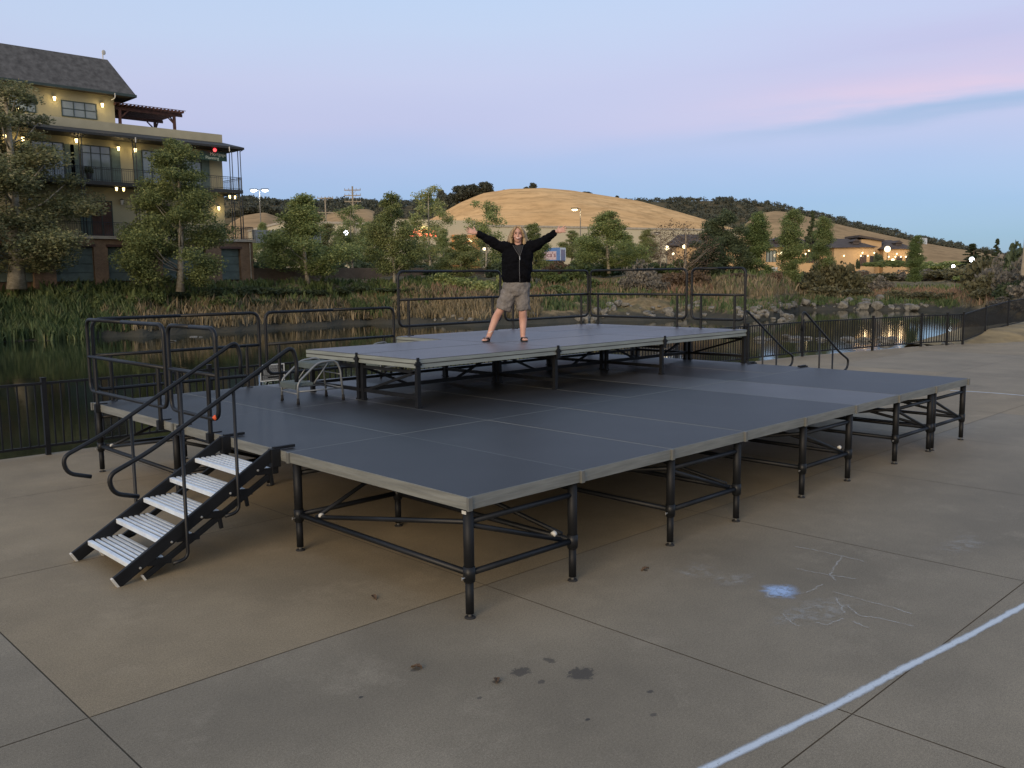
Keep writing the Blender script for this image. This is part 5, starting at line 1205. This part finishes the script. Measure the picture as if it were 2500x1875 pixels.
def utility(u, vt, vb, d, r, arms, label):
    p = local(u, d); zt, zb_ = vz(u, vt, d), vz(u, vb, d); t = empty('utility_pole', (p[0], p[1], zb_), ROT_V); tag(t, label, 'utility pole', 'utility poles'); H = zt-zb_
    MB().tube([(0, 0, 0), (0, 0, H)], [r, r*.65], 8).build('pole', M_wood, t)
    for k, a in enumerate(arms):
        b = MB(); w_ = 1.9; z = H-a*H; b.box(-w_, w_, -.09, .09, z-.1, z+.1)
        for x in (-w_+.1, -w_*.45, w_*.45, w_-.1): b.tube([(x, 0, z+.1), (x, 0, z+.45)], .06, 5)
        b.bar((-.9, 0, z-.05), (0, 0, z-.9), .06, .06); b.bar((.9, 0, z-.05), (0, 0, z-.9), .06, .06); b.build('crossarm', M_wood, t)
utility(873, 459, 640, 210, .28, (.05, .12, .2), 'taller utility pole with three crossarms, behind the thin sycamore')
utility(807, 484, 640, 215, .24, (.02, .24), 'shorter utility pole, left one of the pair')
utility(2492, 480, 672, 62, .16, (), 'bare pale pole at the right edge of the scene')
bpy.data.objects['utility_pole.002'].rotation_euler = (R(0), R(2.2), ROT_V)
wf = MB(); dd = 118
for k in range(4): u = 1872+k*7.5; p = local(u, dd); wf.box(p[0]-.07, p[0]+.07, p[1]-.07, p[1]+.07, vz(u, 668, dd), vz(u, 652, dd))
for v in (655, 660, 665): wf.bar(tuple(at_depth(1870, v, dd)), tuple(at_depth(1897, v, dd)), .05, .12)
tag(wf.build('rail_fence', M_wp), 'short white rail fence between the two left poplars', 'fence')
hd = link('hedge', BU['green']); q = local(2165, 138); hd.location = (q[0], q[1], vz(2165, 652, 138)); hd.scale = (5.2, 1.2, 1.3); hd.rotation_euler = (0, 0, ROT_V); tag(hd, 'clipped green hedge in front of the right-hand restaurant wings', 'hedge')
for u, vt, vb, w_, lb in ((2140, 609, 642, 34, 'round dark tree in front of the tan tower'), (2091, 625, 655, 16, 'small dark upright shrub beside the restaurant door')):
    q = local(u, 143); z0 = vz(u, vb, 143); o = link('shrub', BU['dark']); o.location = (q[0], q[1], z0); s = w_/FPX*143/2; o.scale = (s, s, (vz(u, vt, 143)-z0)/1.05); tag(o, lb, 'shrub')
hw = MB(); p = at_depth(2247, 590, 640); hw.box(p[0]-4.5, p[0]+4.5, p[1]-3, p[1]+3, p[2]-6, p[2]+2.5); tag(hw.build('hillside_building', M_wp), 'small white flat building high on the tan slope at the right', 'building')

# ------------------------------------------------------------------ person
PD = 13.36; PZ0 = H2
pc = at_depth(1237, 833, PD); PRT = Vector((rth[0], rth[1], 0)); PFW = Vector((-fwh[0], -fwh[1], 0))
per = empty('person', (pc[0], pc[1], PZ0+.002), math.atan2(rth[1], rth[0]))
tag(per, 'woman in black jacket, grey shorts and flip-flops on the raised deck, arms flung wide', 'person')
KZ = PD/FPX/5.026                       # metres per pixel of the close-up; local x right, y away from camera, z up
def pp(zx, zy, y=0.0): return Vector(((zx-538)*KZ, y, (1510-zy)*KZ))
M_skin = mat('skin', (0.50, 0.285, 0.22), .55, var=.12, vscale=12); M_jack = mat('black_fleece', (0.0042, 0.0045, 0.0062), .9, var=.3, vscale=18, bump=.5, bscale=24, spec=.06)
M_short = mat('grey_shorts', (0.175, 0.163, 0.155), .9, var=.3, vscale=14, bump=.6, bscale=22, spec=.2)
M_hair = mat('blonde_hair', (0.36, 0.255, 0.14), .55, var=.65, vscale=9, stretch=(6, 6, .7), bump=.5, bscale=40)
M_tee = mat('dark_tee', (0.016, 0.016, 0.018), .9); M_lip = mat('lips', (0.40, 0.12, 0.10), .5); M_teeth = mat('teeth', (0.80, 0.77, 0.72), .35); M_eye = mat('eyes', (0.03, 0.02, 0.015), .3); M_brow = mat('brows', (0.13, 0.075, 0.04), .8)
def limb(mb, pts, rs, n=14, sq=None):
    """tapered limb through joints, with smooth subdivision"""
    P = [Vector(p) for p in pts]; out = []; ro = []
    for i in range(len(P)-1):
        p0 = P[max(i-1, 0)]; p1 = P[i]; p2 = P[i+1]; p3 = P[min(i+2, len(P)-1)]
        for k in range(6):
            t = k/6; out.append(.5*((2*p1)+(p2-p0)*t+(2*p0-5*p1+4*p2-p3)*t*t+(3*p1-p0-3*p2+p3)*t**3)); ro.append(rs[i]*(1-t)+rs[i+1]*t)
    out.append(P[-1]); ro.append(rs[-1]); mb.tube(out, ro, n)
def loft(mb, secs, n=22):
    """stack of ellipses (centre, rx, ry) for a trunk"""
    V = []; F = []
    for c, rx, ry in secs:
        for k in range(n): a = 2*math.pi*k/n; ca, sa = math.cos(a), math.sin(a); V.append((c[0]+rx*math.copysign(abs(ca)**.85, ca), c[1]+ry*math.copysign(abs(sa)**.85, sa), c[2]))
    m = len(secs)
    for i in range(m-1):
        for k in range(n): k2 = (k+1) % n; F.append((i*n+k, i*n+k2, (i+1)*n+k2, (i+1)*n+k))
    F.append(tuple(reversed(range(n)))); F.append(tuple((m-1)*n+k for k in range(n))); mb.add(V, F)
def fuse(o, vox, smooth=6, fac=.5):
    r_ = o.modifiers.new('fuse', 'REMESH'); r_.mode = 'VOXEL'; r_.voxel_size = vox; r_.use_smooth_shade = True
    if smooth: s = o.modifiers.new('smooth', 'SMOOTH'); s.iterations = smooth; s.factor = fac
# body: legs, trunk, neck, head, arms and hands in one surface
b = MB()
hipL, hipR = pp(600, 900), pp(735, 900)
legs = [((pp(318, 1455, .0), pp(345, 1385, .0), pp(405, 1235, .02), pp(462, 1135, -.02), pp(530, 1030, -.02), pp(604, 860, 0)), (.038, .043, .058, .057, .070, .09)),
        ((pp(738, 1468, 0), pp(738, 1395, 0), pp(742, 1255, .02), pp(738, 1140, -.02), pp(740, 1030, -.02), pp(735, 860, 0)), (.036, .042, .060, .060, .078, .10))]
for P, r_ in legs: limb(b, P, r_)
loft(b, [(pp(667, 930), .15, .11), (pp(665, 850), .185, .125), (pp(668, 740), .165, .115), (pp(672, 600), .16, .115), (pp(680, 470), .175, .11), (pp(686, 385), .155, .085), (pp(690, 350), .06, .05)])
limb(b, (pp(690, 390), pp(690, 320, -.01), pp(690, 285, -.015)), (.058, .052, .055))
hc = pp(687, 222, -.02); tilt = Euler((R(-10), R(4), 0)).to_matrix()
b.ellip(tuple(hc+Vector((0, .012, .022))), .076, .092, .098, 24, 18, rot=tilt); b.ellip(tuple(hc+Vector((0, -.022, -.050))), .058, .066, .070, 20, 14, rot=tilt)
b.ellip(tuple(hc+Vector((.002, -.040, -.092))), .034, .036, .028, 14, 10)                       # chin
for s in (-1, 1): b.ellip(tuple(hc+Vector((s*.040, -.066, -.030))), .024, .018, .022, 10, 8); b.ellip(tuple(hc+Vector((s*.080, .01, -.012))), .012, .022, .032, 8, 8)
b.ellip(tuple(hc+Vector((.002, -.092, -.020))), .014, .018, .012, 10, 8); limb(b, (hc+Vector((.002, -.080, .022)), hc+Vector((.002, -.094, -.014))), (.008, .012), 8)
wL, wR = pp(186, 196), pp(1158, 190)
limb(b, (pp(560, 385), pp(470, 350), pp(375, 300), pp(280, 248), wL), (.06, .052, .046, .040, .029)); limb(b, (pp(812, 385), pp(900, 345), pp(985, 305), pp(1075, 250), wR), (.06, .052, .046, .040, .029))
def hand(b, w, dirv, nrm, thumb, lens, spread):
    """palm, four separate bent fingers and a thumb leaving the side of the palm"""
    D = Vector(dirv).normalized(); N = Vector(nrm).normalized(); S = D.cross(N).normalized()*thumb
    pc_ = w+D*.050
    rot = Matrix((S, D, N)).transposed(); b.ellip(tuple(pc_), .042, .056, .018, 14, 10, rot=rot); limb(b, (w-D*.02, w+D*.02), (.029, .030), 10)
    for k in range(4):
        o_ = (1.5-k)*.0205; ang = (1.5-k)*spread; d = (D*math.cos(ang)+S*math.sin(ang)).normalized(); L = lens[k]
        p0 = w+D*.080+S*o_; p1 = p0+d*L*.45; p2 = p1+(d+N*.22).normalized()*L*.32; p3 = p2+(d+N*.5).normalized()*L*.26
        limb(b, (p0-D*.02, p0, p1, p2, p3), (.0105, .0105, .0098, .0090, .0078), 8)
    t0 = w+D*.028+S*.030; t1 = t0+(S*.85+D*.55).normalized()*.034; t2 = t1+(S*.55+D*.85).normalized()*.028
    limb(b, (w+D*.015+S*.012, t0, t1, t2), (.014, .0135, .011, .009), 8)
hand(b, wL, (-.94, -.10, .30), (.15, -.95, .25), 1, (.070, .080, .076, .060), .17)
hand(b, wR, (.97, -.10, .24), (-.15, -.95, .30), -1, (.070, .080, .076, .060), .20)
for (P, r_), tx in zip(legs, (-.03, .015)):   # feet point at the camera
    a = P[0]; f0 = Vector((a.x, a.y+.035, .045)); f1 = Vector((a.x+tx, a.y-.075, .040)); f2 = Vector((a.x+tx*2, a.y-.165, .030))
    limb(b, (f0, f1, f2), (.036, .036, .026), 12); b.ellip((f2.x, f2.y+.02, .029), .044, .05, .018, 12, 8)
    for k in range(5): x = f2.x+(k-2)*.0165; limb(b, ((x, f2.y+.02, .028), (x, f2.y-.022-.005*(2-abs(k-2)), .026)), (.010, .0095), 8)
o = b.build('body', M_skin, per); fuse(o, .0055, 4)
# jacket
b = MB()
loft(b, [(pp(668, 800), .200, .148), (pp(668, 770), .212, .158), (pp(668, 740), .222, .165), (pp(672, 640), .226, .165), (pp(678, 540), .228, .165), (pp(683, 460), .235, .155), (pp(686, 400), .205, .125), (pp(688, 365), .150, .10), (pp(690, 345), .085, .072)])
limb(b, (pp(610, 410), pp(545, 378), pp(460, 352), pp(372, 300), pp(290, 252), pp(196, 200)), (.105, .098, .082, .068, .058, .047), 18)
limb(b, (pp(765, 410), pp(830, 378), pp(915, 345), pp(985, 306), pp(1065, 255), pp(1152, 196)), (.105, .098, .082, .068, .058, .047), 18)
o = b.build('jacket', M_jack, per); fuse(o, .010, 8)
tx = bpy.data.textures.new('cloth_folds', 'CLOUDS'); tx.noise_scale = .085
dm = o.modifiers.new('folds', 'DISPLACE'); dm.texture = tx; dm.strength = .045; dm.mid_level = .5; JK = o
def on_front(zx, zy, y): return pp(zx, zy, y)
b = MB(); b.add([tuple(pp(640, 352, -.115)), tuple(pp(742, 352, -.115)), tuple(pp(706, 470, -.176))], [(0, 1, 2)]); b.add([tuple(pp(640, 352, -.105)), tuple(pp(742, 352, -.105)), tuple(pp(706, 470, -.166))], [(2, 1, 0)])
b.build('tee_shirt', M_tee, per)
b = MB(); b.tube([pp(628, 350, -.105), pp(668, 425, -.158), pp(706, 482, -.182)], .0055, 6); b.tube([pp(752, 350, -.105), pp(730, 425, -.158), pp(708, 482, -.182)], .0055, 6); b.build('collar_edge', mat('jacket_piping', (.05, .05, .052), .7), per)
b = MB(); b.tube([pp(706, 485, -.184), pp(708, 528, -.186)], .006, 6); b.build('zip_pull', M_zinc, per)
b = MB(); b.tube([pp(704, 530, -.182), pp(702, 640, -.184), pp(704, 720, -.184), pp(706, 790, -.165)], .0035, 5); b.build('zip', mat('zip_tape', (.12, .12, .125), .5), per)
# shorts
b = MB()
loft(b, [(pp(655, 960), .15, .12), (pp(660, 900), .205, .145), (pp(662, 840), .208, .148), (pp(664, 785), .195, .14)])
limb(b, (pp(605, 880), pp(552, 985), pp(500, 1128)), (.130, .126, .116), 18); limb(b, (pp(728, 880), pp(735, 985), pp(740, 1135)), (.122, .114, .106), 18)
o = b.build('shorts', M_short, per); fuse(o, .010, 4); dm = o.modifiers.new('folds', 'DISPLACE'); dm.texture = tx; dm.strength = .042; dm.mid_level = .5
# hair, face
b = MB(); b.ellip(tuple(hc+Vector((0, .040, .030))), .090, .094, .098, 22, 16, rot=tilt)
for s, lx in ((-1, (-.098, -.128, -.135)), (1, (.098, .122, .128))):
    for q, dy in ((0, .055), (1, .030), (2, .006)):
        k = 1-.10*q; limb(b, (hc+Vector((s*.045, dy*.6, .085)), hc+Vector((lx[0]*k, dy, .02)), hc+Vector((lx[1]*k, dy-.01, -.085)), hc+Vector((lx[2]*k*.95, dy-.03, -.165-.012*q)), hc+Vector((lx[2]*k*.86, dy-.045, -.255+.02*q))), (.026, .027, .030, .026, .010), 10)
for s in (-1, 1):
    for q in range(3): limb(b, (hc+Vector((s*.008, -.035+.03*q, .120)), hc+Vector((s*.045, -.062+.03*q, .088)), hc+Vector((s*.078, -.052+.03*q, .030)), hc+Vector((s*.088, -.030+.03*q, -.04))), (.018, .020, .020, .022), 10)
for x in (-.06, -.02, .02, .06): limb(b, (hc+Vector((x, .09, .03)), hc+Vector((x*1.3, .10, -.10)), hc+Vector((x*1.4, .085, -.21))), (.05, .045, .02), 10)
o = b.build('hair', M_hair, per); fuse(o, .006, 3); dm = o.modifiers.new('strands', 'DISPLACE'); t2 = bpy.data.textures.new('strand_noise', 'CLOUDS'); t2.noise_scale = .02; dm.texture = t2; dm.strength = .012
# cut the hair away from the face: face sits in front of it
b = MB()
for s in (-1, 1): b.ellip(tuple(hc+Vector((s*.030, -.088, .012))), .013, .006, .006, 10, 6)
b.build('eyes', M_eye, per)
b = MB()
for s in (-1, 1): b.tube([hc+Vector((s*.014, -.092, .030)), hc+Vector((s*.032, -.090, .036)), hc+Vector((s*.048, -.080, .030))], .0042, 6)
b.build('eyebrows', M_brow, per)
b = MB(); b.tube([hc+Vector((-.034, -.088, -.050)), hc+Vector((-.016, -.097, -.060)), hc+Vector((.002, -.099, -.063)), hc+Vector((.020, -.097, -.060)), hc+Vector((.038, -.088, -.050))], [.005, .009, .011, .009, .005], 8); b.build('mouth', M_lip, per)
b = MB(); b.tube([hc+Vector((-.025, -.098, -.053)), hc+Vector((.002, -.109, -.058)), hc+Vector((.029, -.098, -.053))], [.003, .0066, .003], 8); b.build('teeth', M_teeth, per)
# flip-flops
for (P, r_), tx_ in zip(legs, (-.03, .015)):
    a = P[0]; b = MB(); n = 18; c0 = Vector((a.x+tx_*1.1, a.y-.07, 0)); V = []
    for z in (.0, .018):
        for k in range(n):
            t = 2*math.pi*k/n; V.append((c0.x+.052*math.sin(t)*(1+.12*math.cos(t))-tx_*1.0*math.cos(t)*-.6, c0.y-.142*math.cos(t), z))
    F = [tuple(range(n))[::-1], tuple(range(n, 2*n))]+[(k, (k+1) % n, n+(k+1) % n, n+k) for k in range(n)]; b.add(V, F)
    so = b.build('flip_flop', M_rubber, per); so['label'] = 'black flip-flop'
    b = MB(); top = Vector((c0.x+tx_*.7, c0.y-.085, .058))
    for s in (-1, 1): b.tube([top, Vector((c0.x+s*.040, c0.y-.035, .052)), Vector((c0.x+s*.050, c0.y+.02, .016))], [.010, .012, .008], 6)
    b.tube([top, Vector((top.x, top.y-.015, .05)), Vector((top.x, top.y-.022, .018))], .007, 6); b.build('thong_strap', M_rubber, so)
b = MB(); a = pp(341, 1395); b.tube([a+Vector((.047*math.cos(t), .047*math.sin(t), .018*math.cos(t))) for t in np.linspace(0, 2*math.pi, 16)], .004, 5); b.build('ankle_chain', M_zinc, per)
